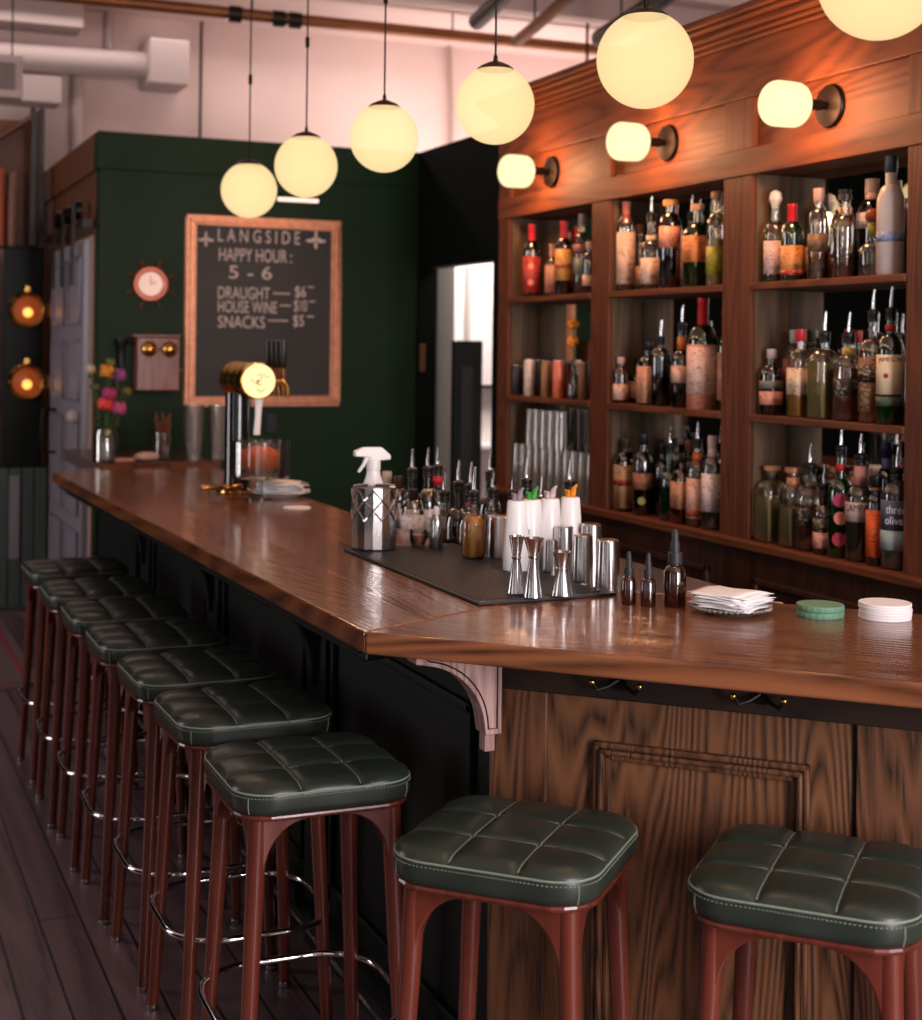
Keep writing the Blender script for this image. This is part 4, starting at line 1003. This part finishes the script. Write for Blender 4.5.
sp = thing('spray_bottle', 'white trigger spray bottle behind the silver lattice tin', 'spray bottle', (q.x - .005, p.y + .13, ZT + .0001 ), 0)
MB().lathe([(0, 0), (.036, 0), (.038, .006), (.038, .12), (.034, .145), (.02, .185), (.0175, .2), (.0175, .205), (0, .205)], 24).build('bottle_body', M['porc'], sp)
k = MB(); k.at(0, 0, .2).lathe([(.019, 0), (.019, .03), (.014, .034), (0, .034)], 20); k.at()
hd = [(-.055, .238), (-.055, .252), (-.03, .262), (.02, .262), (.046, .24), (.046, .228), (.012, .226), (-.02, .236)]
k.add([(x, -.011, z) for x, z in hd] + [(x, .011, z) for x, z in hd], [tuple(range(8)), tuple(reversed(range(8, 16)))] + [(i, 8 + i, 8 + (i + 1) % 8, (i + 1) % 8) for i in range(8)])
k.build('spray_head', M['porc'], sp, bevel=.003)
MB().tube([(-.018, 0, .238), (-.028, 0, .215), (-.042, 0, .196)], [.006, .005, .004], 8).build('trigger', M['porc'], sp)
# small aluminium bottle, little tumbler of red drink
p = un(433, 547, Z=ZT + .0105)
t = thing('aluminium_bottle', 'small brushed aluminium bottle standing on the mat edge by the red drink', 'bottle', (p.x, p.y - .02, ZT + .0105))
MB().lathe([(0, 0), (.0165, 0), (.0175, .003), (.0175, .07), (.012, .082), (.0095, .088), (0, .088)], 20).build('bottle_body', M['steel'], t)
MB().at(0, 0, .088).lathe([(.0085, 0), (.0085, .014), (.006, .02), (0, .02)], 16).build('cap', M['porc'], t)
p = un(418, 546, Z=ZT + .0105)
t = thing('small_tumbler', 'tiny glass of orange red drink beside the aluminium bottle', 'glass', (p.x, p.y, ZT + .0105))
MB().lathe([(0, 0), (.016, 0), (.024, .02), (.023, .042), (.0215, .042), (.022, .02), (.014, .004), (0, .004)], 20).build('glass_body', M['gclear'], t)
MB().lathe([(0, .0045), (.0135, .0045), (.021, .019), (.0212, .03), (0, .03)], 20).build('drink', paint((214, 84, 50), .2), t)
# jiggers
def jigger(px, py, h, rb, rt, wz, lb):
    p = un(px, py, Z=ZT + .0105)
    t = thing('steel_jigger', lb, 'jigger', (p.x, p.y, ZT + .0105), 0, 'steel jiggers on the bar mat')
    MB().lathe([(rb - .001, .0), (rb, .001), (rb * .42, wz), (rt, h), (rt - .0012, h), (rb * .42 - .002, wz + .004), (0, wz + .004)], 32).build('cups', M['steel'], t)
    MB().at(0, 0, wz).lathe([(rb * .42 - .001, -.004), (rb * .42 + .0025, -.001), (rb * .42 + .0025, .002), (rb * .42 - .001, .005)], 32).build('waist_ring', M['chrome'], t)
jigger(516, 593, .122, .0195, .0165, .075, 'tall steel jigger standing farther from the dropper bottles')
jigger(533, 597, .124, .0205, .0215, .084, 'tall steel jigger in the middle of the three jiggers')
jigger(562, 595, .092, .0265, .022, .056, 'short wide steel jigger, the lowest of the three')
p = un(475, 558, Z=ZT + .0105)
bottle(p.x, p.y + .01, ZT + .0105, 'squat bottle of orange juice with pourer beside the broad steel tin', h=.148, r=.0295, sh=.56, nr=.0105, mat='gflint', liq='orange', lvl=.66, cap=('pour', 0))
# steel tins upside down (service shelf)
def tin(px, py, h, rb, rt, lb, zb=ZT, yoff=0):
    p = un(px, py, Z=zb)
    o = MB().lathe([(rb - .002, 0), (rb, 0), (rb, .003), (rb - .001, .004), (rt, h - .003), (rt - .003, h), (0, h)], 28).build('shaker_tin', M['steel'])
    o.location = (p.x, p.y + yoff, zb); return tag(o, lb, 'shaker tin', 'upturned steel shaker tins')
tin(607.5, 590, .112, .029, .0245, 'upturned steel tin standing next to the first dropper bottle')
tin(582, 584, .112, .026, .0225, 'upturned steel tin behind the short wide jigger, second from the dropper bottles')
tin(550.5, 575, .085, .02, .017, 'small upturned steel tin between the tall and short jiggers')
tin(498.5, 559.5, .11, .033, .029, 'broad upturned steel tin beside the orange juice bottle')
def up(px, ytop, ztop, h, rb, rt, lb):
    p = un(px, ytop, Z=ztop); 
    o = MB().lathe([(rb - .002, 0), (rb, 0), (rb, .003), (rb - .001, .004), (rt, h - .003), (rt - .003, h), (0, h)], 28).build('shaker_tin', M['steel'])
    o.location = (p.x, p.y, ztop - h); return tag(o, lb, 'shaker tin', 'upturned steel shaker tins')
tin(563, 572, .11, .027, .0235, 'taller upturned steel tin behind the short jigger')
tin(591, 570, .112, .0285, .0245, 'taller upturned steel tin rising behind the tin row, closest to the back bar')
tin(528, 572, .106, .0265, .023, 'upturned steel tin hidden behind the two tall jiggers')
# white juice containers with coloured pourers
JC = [(517, 500, (150, 140, 150), 'white juice container with mauve top behind the green topped one'), (531.5, 499, (70, 160, 70), 'white juice container with green leaf garnish top'),
      (550, 498, (210, 190, 196), 'white juice container with clear pinkish top'), (570.5, 496.5, (236, 150, 30), 'white juice container with orange peel top')]
for i, (px, py, c, lb) in enumerate(JC):
    p = un(px, py, Z=1.243)
    t = thing('juice_container', lb, 'juice container', (p.x, min(max(p.y, 2.95), 3.26), ZT), 0, 'white tapered juice containers')
    MB().lathe([(0, 0), (.03, 0), (.032, .004), (.0315, .05), (.023, .168), (.0205, .172), (0, .172)], 24).build('container_body', M['porc'], t)
    k = MB()
    for j in range(7):
        a = j * 2.4; k.tube([(0, 0, .17), (.008 * math.cos(a), .008 * math.sin(a), .18), (.013 * math.cos(a + .5), .013 * math.sin(a + .5), .186 + .004 * (j % 3))], [.005, .006, .002], 6)
    k.tube([(0, 0, .17), (.006, -.004, .192), (.012, -.01, .202)], [.006, .005, .003], 8)
    k.build('garnish_top', paint(c, .5), t)
# dropper bottles
def dropper(px, py, s, lb):
    p = un(px, py, Z=ZT)
    t = thing('dropper_bottle', lb, 'dropper bottle', (p.x, p.y, ZT), 0, 'amber dropper bottles')
    r = .0165 * s; h = .06 * s
    MB().lathe([(0, 0), (r * .93, 0), (r, .002), (r, h * .82), (r * .8, h * .95), (r * .5, h), (r * .5, h + .006 * s), (0, h + .006 * s)], 28).build('amber_body', M['gamber'], t)
    MB().at(0, 0, h + .002).lathe([(r * .62, 0), (r * .64, .002), (r * .6, .017 * s), (0, .017 * s)], 28, lobes=14, amp=.02).build('collar', M['rubber'], t)
    MB().at(0, 0, h + .018 * s).lathe([(r * .4, 0), (r * .42, .012 * s), (r * .3, .02 * s), (r * .32, .028 * s), (r * .16, .034 * s), (0, .035 * s)], 20).build('rubber_bulb', M['rubber'], t)
dropper(628.5, 604, .98, 'small amber dropper bottle standing beside the last steel tin')
dropper(648, 606, .98, 'small amber dropper bottle between its twin and the tall dropper bottle')
dropper(674.5, 606, 1.42, 'tall amber dropper bottle beside the plate of napkins')
# plate with napkins
def napkins(k, n, s, z0, dz, jx=.01, fold=True):
    for i in range(n):
        a = random.uniform(-.35, .35); ox, oy = random.uniform(-jx, jx), random.uniform(-jx, jx)
        g = 8; vs = []; fs = []
        ph = random.random() * 6
        for j in range(g + 1):
            for l in range(g + 1):
                u, v = (l / g - .5) * 2 * s, (j / g - .5) * 2 * s
                e = max(abs(l / g - .5), abs(j / g - .5)) * 2
                z = z0 + i * dz + .0018 * math.sin(ph + u * 60) * e + .0015 * math.cos(ph * 2 + v * 50) * e - .003 * e * e * (i / n)
                vs.append((ox + u * math.cos(a) - v * math.sin(a), oy + u * math.sin(a) + v * math.cos(a), z))
        for j in range(g):
            for l in range(g): q = j * (g + 1) + l; fs.append((q, q + 1, q + g + 2, q + g + 1))
        k.add(vs, fs, True)
    return k
p = un(731, 612, Z=ZT)
t = thing('beaded_plate', 'small glass plate with a beaded rim under the white napkins', 'plate', (p.x, p.y, ZT))
MB().lathe([(0, 0), (.05, 0), (.052, .003), (.079, .011), (.079, .013), (.05, .006), (0, .005)], 40).build('dish', M['gtumbler'], t)
k = MB()
for i in range(44): a = 2 * PI * i / 44; k.sphere((.0795 * math.cos(a), .0795 * math.sin(a), .012), .0042, 8, 6)
k.build('beaded_rim', M['gtumbler'], t)
o = napkins(MB(), 12, .058, .0165, .0026).build('napkin_stack', M['paper'], None, solid=.0012); o.location = (p.x, p.y, ZT); o.rotation_euler.z = .5
tag(o, 'stack of white paper napkins on the beaded plate near the dropper bottles', 'napkins')
# green scalloped coasters and white coasters
p = un(820, 616, Z=ZT)
for i in range(2):
    o = MB().lathe([(0, 0), (.046, 0), (.047, .002), (.047, .0105), (.046, .012), (0, .012)], 72, lobes=22, amp=.018).build('scalloped_coaster', M['coaster']); o.location = (p.x, p.y, ZT + .0003 + i * .0125); o.rotation_euler.z = i * .1
    tag(o, ['lower green scalloped coaster of the pair on the bar', 'upper green scalloped coaster of the pair on the bar'][i], 'coaster', 'green scalloped coasters')
p = un(885, 618, Z=ZT)
WL = ['lowest', 'second lowest', 'third', 'fourth', 'fifth', 'topmost']
for i in range(6):
    o = MB().lathe([(0, 0), (.0515, 0), (.052, .001), (.052, .0042), (.0515, .005), (0, .005)], 40).build('round_coaster', M['paper']); o.location = (p.x + .001 * math.sin(i * 3), p.y + .0012 * math.cos(i * 5), ZT + .0003 + i * .0053)
    tag(o, '%s white round coaster in the stack by the green coasters' % WL[i], 'coaster', 'stack of white coasters')
# small plate of napkins by the taps
p = un(281, 496, Z=ZT)
t = tag(MB().lathe([(0, 0), (.06, 0), (.064, .004), (.104, .016), (.104, .019), (.06, .008), (0, .007)], 36).build('white_plate', M['porc']), 'white china plate with folded napkins by the beer tap', 'plate'); t.location = p
o = napkins(MB(), 9, .07, .019, .0042, .012).build('napkin_stack', M['paper'], None, solid=.0015); o.location = p; tag(o, 'folded white napkins on the china plate beside the beer tap', 'napkins')
p = un(297, 508, Z=ZT)
tag(MB().at(p.x, p.y, ZT + .0003).lathe([(0, 0), (.045, 0), (.045, .003), (0, .003)], 24).build('round_coaster', M['paper']), 'single white coaster lying before the china plate', 'coaster')

# ---- beer tap tower
p = un(241, 494, Z=ZT)
t = thing('beer_tap_tower', 'black column beer tap with a brass barrel and a lit round badge', 'beer tap', (p.x, p.y + .06, ZT))
MB().lathe([(0, 0), (.07, 0), (.07, .012), (.05, .02), (.046, .03), (.046, .36), (0, .36)], 32).build('column', plain('gloss_black', (12, 12, 13), .12, coat=.5), t)
MB().lathe([(.0715, 0), (.0735, .004), (.0715, .01)], 32).build('base_ring', M['brass'], t)
zb = .405
k = MB().at(.035, .17, zb, rx=PI / 2); r = .062
k.lathe([(0, 0), (r, 0), (r * 1.06, .01), (r * 1.06, .03), (r * .9, .045), (r * .9, .075), (r * 1.04, .085), (r * 1.04, .11), (r * .88, .125), (r * .88, .165), (r * 1.02, .175), (r * 1.02, .2), (r * .88, .215), (r * .88, .245), (r * 1.05, .255), (r * 1.05, .31), (r * .98, .318), (0, .318)], 36)
k.build('barrel', M['brass'], t)
bd = MB().at(.035, .17 - .3185, zb, rx=PI / 2).lathe([(0, 0), (.059, 0), (.059, .004), (0, .004)], 36).build('round_badge', M['disc'], t)
k = MB(); Y0 = .17 - .3185 - .0045
rnd = random.Random(3)
for c0, c1, n in ((-.03, .0, 7), (.012, .02, 5), (-.01, -.035, 6)):
    pts = [(.035 + c0 + .005 * rnd.uniform(-1, 1) + i * .006, Y0, zb + c1 + .008 * math.sin(i * 1.7)) for i in range(n)]
    k.tube(pts, .0016, 5)
k.tube([(.035 - .008, Y0, zb + .02), (.035 + .008, Y0, zb + .024), (.035 + .01, Y0, zb + .008), (.035 - .004, Y0, zb - .004), (.035 - .008, Y0, zb - .012), (.035 + .012, Y0, zb - .012)], .002, 6)
k.build('badge_pattern', paint((150, 120, 80)), bd)
for i in range(4):
    yy = .1 - i * .062
    f = MB().tube([(.09, yy, zb), (.14, yy, zb), (.155, yy, zb - .02), (.16, yy, zb - .06)], [.009, .01, .009, .006], 10).build('faucet', M['brass'], t)
    MB().at(.142, yy, zb + .01).lathe([(.007, 0), (.009, .02), (.006, .035), (0, .036)], 12).build('tap_ferrule', M['copper'], f)
    MB().at(.142, yy, zb + .044).lathe([(.006, 0), (.011, .012), (.014, .08), (.012, .1), (0, .102)], 12).build('tap_handle', M['black'], f)
MB().tube([(.045, -.12, zb - .055), (.04, -.13, zb - .12), (.035, -.132, zb - .19)], [.015, .011, .012], 12).build('white_tube', M['porc'], t)  # slender white tube hung under the barrel
MB().tube([(-.14, -.1, .03), (-.05, -.1, .03), (0, -.06, .03)], .008, 10).sphere((-.06, -.1, .03), .014, 10, 8).sphere((-.145, -.1, .03), .01, 10, 8).build('brass_fitting', M['brass'], t)
# pumpkin in a glass bowl on a foot
p = un(259, 494, Z=ZT)
cx, cy = p.x + .005, p.y - .17
p2 = un(259.5, 485, Y=cy); cx = p2.x
t = thing('glass_bowl', 'straight sided glass bowl on a foot holding the orange pumpkin', 'bowl', (cx, cy, ZT))
zq = .075; r = .105
MB().lathe([(0, 0), (.045, 0), (.045, .005), (.012, .016), (.011, zq - .012), (.03, zq), (r - .006, zq), (r, zq + .006), (r, zq + .125), (r - .004, zq + .125), (r - .004, zq + .012), (0, zq + .012)], 40).build('bowl', M['gclear'], t)
o = MB().sphere((0, 0, 0), .068, 40, 14, sz=.72, lobes=10, amp=.12).build('pumpkin', M['pumpkin'], None, sharp=90)
o.location = (cx, cy, ZT + zq + .0125 + .049); tag(o, 'small ribbed orange pumpkin inside the footed glass bowl', 'pumpkin')
s = MB().tube([(0, 0, .045), (.004, 0, .062), (.01, 0, .07)], [.008, .006, .006], 8).build('stem', M['leaf'], o)

# ---- vase of flowers, glasses, jar, cloths on the far ledge
zl = ZT + .0055
p = un(97, 461, Z=zl)
vx, vy = 1.13, 6.62
t = thing('flower_vase', 'glass jar vase with pink, purple and orange flowers by the sliding door', 'vase', (vx, vy, zl))
MB().lathe([(0, 0), (.05, 0), (.056, .006), (.056, .12), (.045, .15), (.05, .16), (.048, .16), (.042, .15), (.052, .12), (.052, .008), (0, .008)], 28).build('vase_glass', M['gclear'], t)
MB().lathe([(0, .009), (.05, .009), (.05, .09), (0, .09)], 24).build('water', M['l_water'], t)
k = MB(); heads = [(-.0, .0, .40, (222, 140, 44)), (.055, .01, .385, (150, 84, 150)), (.01, -.02, .30, (178, 52, 116)), (-.01, -.03, .255, (222, 66, 60)), (.05, -.03, .24, (206, 96, 150)), (-.05, 0, .33, (74, 92, 48)), (.09, .0, .31, (118, 116, 60)), (-.07, 0, .41, (190, 180, 150)), (.02, .02, .44, (96, 110, 60))]
for (x, y, z, c) in heads: k.tube([(x * .2, y * .2, .02), (x * .5, y * .5, z * .5), (x, y, z - .01)], .003, 6)
k.build('stems', M['leaf'], t)
for i, (x, y, z, c) in enumerate(heads):
    q = MB(); R_ = .034 if i < 5 else .022
    for j in range(10):
        a = j * 2.399; q.sphere((x + R_ * .45 * math.cos(a), y + R_ * .45 * math.sin(a), z + R_ * .5 * (j / 10 - .4)), R_ * .55, 8, 6, sz=1.3)
    q.build('flower_head', paint(c, .6, noise=.2), t)
k = MB()
for i in range(26):
    a = rnd.uniform(0, 6.28); zz = rnd.uniform(.14, .38); r0 = rnd.uniform(.015, .05); L = rnd.uniform(.04, .07)
    c, s_ = math.cos(a), math.sin(a); w = .012
    k.add([(r0 * c, r0 * s_, zz), ((r0 + L * .5) * c - w * s_, (r0 + L * .5) * s_ + w * c, zz + .02), ((r0 + L) * c, (r0 + L) * s_, zz + .015), ((r0 + L * .5) * c + w * s_, (r0 + L * .5) * s_ - w * c, zz + .02)], [(0, 1, 2, 3)])
k.build('leaves', M['leaf'], t, solid=.001)
# stacked ribbed pint glasses
for j, (px, lb) in enumerate(((194, 'beside the jar of sticks'), (218, 'next to the beer tap'))):
    p = un(px, 459, Z=zl); p = Vector((p.x, 6.62 + .0, zl)); p.x = un(px, 430, Y=6.62).x
    for i in range(4):
        tumbler(p.x, p.y, zl + i * .032, .155, .033, .045, M['gtumbler'], '%s ribbed beer glass of the nested stack %s' % (['bottom', 'second', 'third', 'top'][i], lb), 'nested beer glasses on the ledge', name='beer_glass', facets=10)
x = un(163, 430, Y=6.75).x
t = thing('stick_jar', 'glass jar of brown sticks standing beneath the wooden wall telephone', 'jar', (x, 6.75, zl))
MB().lathe([(0, 0), (.04, 0), (.044, .006), (.044, .12), (.04, .12), (.04, .008), (0, .008)], 24).build('jar_glass', M['gclear'], t)
k = MB()
for i in range(9):
    a = i * .7; k.tube([(.012 * math.cos(a), .012 * math.sin(a), .01), (.035 * math.cos(a), .035 * math.sin(a), .17 + .02 * (i % 3))], .005, 6)
k.build('sticks', paint((122, 62, 40), .6), t)
x = un(147, 452, Y=6.6).x
k = MB().sphere((0, 0, .022), .05, 24, 10, sx=1.0, sy=.6, sz=.45, lobes=5, amp=.2); o = k.build('bar_cloth', paint((226, 190, 180), .8)); o.location = (x, 6.6, zl)
tag(o, 'crumpled pale pink bar cloth on the ledge below the telephone', 'cloth')
x = un(124, 455, Y=6.6).x
o = MB().box(-.045, .045, -.03, .03, 0, .018).build('folded_cloth', paint((206, 150, 132), .8), None, bevel=.006); o.location = (x, 6.6, zl)
tag(o, 'small folded pink cloth between the flower vase and crumpled cloth', 'cloth')

# ================================================================ ON THE GREEN WALL
def gw(px, py, y=GY): return un(px, py, Y=y)
bx0, bz1 = 1.672, 2.268; bx1, bz0 = 2.50, 1.282
t = thing('chalkboard', 'gilt framed chalkboard with the happy hour menu on the green wall', 'chalkboard', (0, 0, 0))
MB().box(bx0 + .02, bx1 - .02, GY - .018, GY - .0005, bz0 + .02, bz1 - .02).build('slate', M['slate'], t)
for d, w, dd in ((0, .018, .03), (.018, .02, .042), (.038, .014, .03)):
    k = MB()
    a0, a1, c0, c1 = bx0 + d, bx1 - d, bz0 + d, bz1 - d
    k.box(a0, a1, GY - dd, GY - .0006, c0, c0 + w); k.box(a0, a1, GY - dd, GY - .0006, c1 - w, c1); k.box(a0, a0 + w, GY - dd, GY - .0006, c0 + w, c1 - w); k.box(a1 - w, a1, GY - dd, GY - .0006, c0 + w, c1 - w)
    k.build('frame', M['gold'], t, bevel=.004)
def chalk(txt, x0, x1, y0, y1, slant=0):
    a = gw(x0, y1, GY - .02); b_ = gw(x1, y0, GY - .02); z0 = a.z
    w = b_.x - a.x; mid = gw((x0 + x1) / 2, (y0 + y1) / 2, GY - .02); hh = (y1 - y0) / FPX * (mid.x * SN + mid.y * CS)
    letters(txt, 'chalk_writing', M['chalk'], lambda u, v, ww: (a.x + u, GY - .019 - ww, mid.z - hh / 2 + v + slant * (u - w / 2)), w, hh, .001, t, bold=0)
chalk('L A N G S I D E', 218, 300, 230, 243)
chalk('HAPPY HOUR :', 219, 292, 249, 262)
chalk('5 - 6', 229, 272, 266, 279)
chalk('DRAUGHT', 218, 270, 287, 299); chalk('\u2014', 273, 290, 293, 294.2); chalk('$6', 295, 306, 286, 299); chalk('-', 308, 314, 286.5, 287.6)
chalk('HOUSE WINE', 218, 277, 301, 313); chalk('\u2014', 280, 291, 305, 306.2); chalk('$10', 294, 307, 300, 313); chalk('-', 309, 315, 301, 302.2)
chalk('SNACKS', 218, 265, 316, 328); chalk('\u2014', 268, 288, 320, 321.2); chalk('$5', 293, 304, 315, 328); chalk('-', 307, 314, 316, 317.2)
for px, py, sc in ((206, 240, .9), (316, 241, 1.15)):
    c = gw(px, py, GY - .02); k = MB()
    for (ux, uz, sx, sz) in ((0, .028, .3, 1), (0, -.02, .35, .8), (-.026, 0, 1, .35), (.026, 0, 1, .35), (-.012, .006, .5, .4), (.012, .006, .5, .4)):
        k.sphere((c.x + ux * sc, GY - .0195, c.z + uz * sc), .022 * sc, 10, 8, sx=sx, sy=.05, sz=sz)
    k.build('chalk_drawing', M['chalk'], t)
# picture light
a = gw(278, 199, GY - .1); b = gw(318, 200, GY - .1)
t = thing('tube_lamp', 'slim lit tube lamp on the green wall above the chalkboard', 'lamp', (0, 0, 0))
MB().tube([(a.x, GY - .1, a.z), (b.x, GY - .1, a.z)], .011, 12).build('tube', M['tube'], t)
for x in (a.x + .03, b.x - .03): MB().tube([(x, GY, a.z + .03), (x, GY - .06, a.z + .035), (x, GY - .1, a.z + .008)], .004, 8).build('bracket', M['iron'], t)
# ship wheel clock
c = gw(150, 284)
t = thing('ship_wheel_clock', 'round clock shaped as a ship wheel with copper rim above the telephone', 'clock', (c.x, GY - .0005, c.z))
MB().at(rx=PI / 2).lathe([(.062, 0), (.09, 0), (.092, .012), (.085, .026), (.068, .026), (.062, .02), (.062, 0)], 36).build('rim', plain('copper_rim', (150, 80, 60), .3, metal=.5), t)
MB().at(rx=PI / 2).lathe([(0, 0), (.064, 0), (.064, .016), (0, .018)], 36).build('dial', M['dial'], t)
MB().tube([(0, -.0195, 0), (0, -.0195, .04)], .0018, 5).tube([(0, -.0195, 0), (.026, -.0195, .01)], .0022, 5).build('hands', M['black'], t)
for i in range(8):
    a = PI / 8 + i * PI / 4; cA, sA_ = math.cos(a), math.sin(a)
    MB().tube([(.088 * cA, -.014, .088 * sA_), (.105 * cA, -.014, .105 * sA_), (.122 * cA, -.014, .122 * sA_), (.132 * cA, -.014, .132 * sA_)], [.0045, .0055, .0075, .004], 8).build('spoke', M['copper'], t)
# wooden wall telephone
a = gw(133, 337); b = gw(175, 390)
t = thing('wall_telephone', 'old wooden wall telephone with two brass bells and side receiver', 'telephone', (0, 0, 0))
MB().box(a.x, b.x, GY - .11, GY - .0005, b.z, a.z).build('case', M['wphone'], t, bevel=.006)
MB().box(a.x - .02, b.x + .0, GY - .125, GY - .0005, a.z, a.z + .014).build('top_board', M['wphone'], t, bevel=.004)
w = b.x - a.x
for f in (.28, .75):
    k = MB().at(a.x + w * f, GY - .1105, a.z - .06, rx=PI / 2); k.lathe([(.038, 0), (.041, .004), (.035, .02), (.018, .031), (0, .034)], 24); k.build('bell', M['brass'], t)
MB().sphere((a.x + w * .515, GY - .125, a.z - .06), .007, 10, 8).build('clapper', M['brass'], t)
MB().sphere((b.x - .02, GY - .112, (a.z + b.z) / 2), .007, 10, 8).build('lock_knob', M['steel'], t)
MB().tube([(b.x, GY - .06, b.z + .1), (b.x + .03, GY - .06, b.z + .1)], .006, 8).build('crank', M['steel'], t)
k = MB().tube([(a.x, GY - .06, a.z - .03), (a.x - .05, GY - .06, a.z - .03)], .006, 8)
k.build('hook_arm', M['iron'], t)
k = MB().at(a.x - .065, GY - .06, a.z - .15); k.lathe([(0, 0), (.012, 0), (.015, .06), (.018, .1), (.03, .13), (.03, .14), (0, .14)], 18); k.build('receiver', M['black'], t)
MB().tube([(a.x - .065, GY - .06, a.z - .15), (a.x - .09, GY - .06, a.z - .24), (a.x - .05, GY - .05, a.z - .3), (a.x, GY - .05, b.z + .03)], .004, 6).build('cord', M['black'], t)
# wall socket beneath chalkboard
c = gw(271, 423)
tag(MB().box(c.x - .03, c.x + .03, GY - .01, GY - .0005, c.z - .05, c.z + .05).build('wall_socket', M['black'], None, bevel=.003), 'black wall socket below the chalkboard behind the beer tap', 'socket')

# ---- rug by the door
t = thing('door_rug', 'thin faded pinkish grey rug with a red border line beyond the stools', 'rug', (0, 0, 0))
MB().box(.2, .93, 7.05, 8.9, .0, .008).build('rug_field', paint((112, 92, 94), .9, noise=.2), t)
MB().box(.86, .885, 7.08, 8.87, .0079, .0095).box(.22, .86, 7.12, 7.145, .0079, .0095).build('red_border', paint((150, 52, 66), .9), t)

# ================================================================ LIGHT
def area(name, loc, rot, sx, sy, power, col):
    L = bpy.data.lights.new(name, 'AREA'); L.shape = 'RECTANGLE'; L.size = sx; L.size_y = sy; L.energy = power; L.color = col
    o = bpy.data.objects.new(name, L); C.objects.link(o); o.location = loc; o.rotation_euler = rot; return o
DAY = (1.0, .92, .93)
for x, w_, p_ in ((-1.475, 2.2, 5), (1.75, .9, 165), (3.65, 2.2, 100)): area('daylight', (x, YF + .02, 1.82), (PI / 2, 0, 0), w_, 2.6, p_, DAY)
for y, s, p_ in ((-.3, .5, 4), (1.8, .5, 10), (6.3, 1.3, 60)): area('daylight', (XL + .02, y, 1.9), (0, -PI / 2, 0), 2.3, s, p_, DAY)
area('added_uplight', (4.4, 8.9, 2.6), (PI * .9, 0, 0), 2.4, .8, 32, (1, .84, .80))  # added upward fill for the far plaster and ceiling, no fixture there
area('plaster_wall_fill', (2.0, 9.0, ZC - .03), (math.radians(-14), 0, 0), 3.6, .5, 22, (1, .86, .82))  # added fill that brightens the far plaster wall, no roof opening
area('passage_fill', (3.7, 7.6, 2.62), (0, 0, 0), .8, .8, 45, (1, .92, .86))  # added fill over the passage to brighten the white cupboard
W_ = bpy.data.worlds.new('world'); bpy.context.scene.world = W_; W_.use_nodes = True
W_.node_tree.nodes['Background'].inputs[0].default_value = (.75, .82, 1, 1); W_.node_tree.nodes['Background'].inputs[1].default_value = .9

# ================================================================ CAMERA
cam = bpy.data.cameras.new('camera'); co = bpy.data.objects.new('camera', cam); C.objects.link(co)
cam.sensor_fit = 'HORIZONTAL'; cam.sensor_width = 36; cam.lens = FPX / 922 * 36
cam.shift_x = 0; cam.shift_y = 0
fw = Vector((SN, CS, 0)); rt = Vector((CS, -SN, 0)); upv = Vector((0, 0, 1))
# image turned by ROLL about the optical axis
cr, sr = math.cos(ROLL), math.sin(ROLL)
R_ = rt * cr + upv * sr; U_ = upv * cr - rt * sr
mtx = Matrix((R_, U_, -fw)).transposed().to_4x4(); mtx.translation = Vector((0, 0, EYE)); co.matrix_world = mtx
cam.shift_y = -(510 - CY) / 922.0
cam.clip_start = .05
cam.dof.use_dof = True; cam.dof.focus_distance = 2.95; cam.dof.aperture_fstop = 4.5
sc = bpy.context.scene; sc.camera = co
sc.view_settings.view_transform = 'Standard'; sc.view_settings.look = 'None'; sc.view_settings.gamma = 1; sc.view_settings.use_curve_mapping = False
sc.view_settings.exposure = 0
sc.cycles.use_denoising = True; sc.cycles.max_bounces = 10; sc.cycles.transparent_max_bounces = 24; sc.cycles.diffuse_bounces = 3; sc.cycles.glossy_bounces = 5
sc.cycles.caustics_reflective = False; sc.cycles.caustics_refractive = False; sc.cycles.sample_clamp_indirect = 4
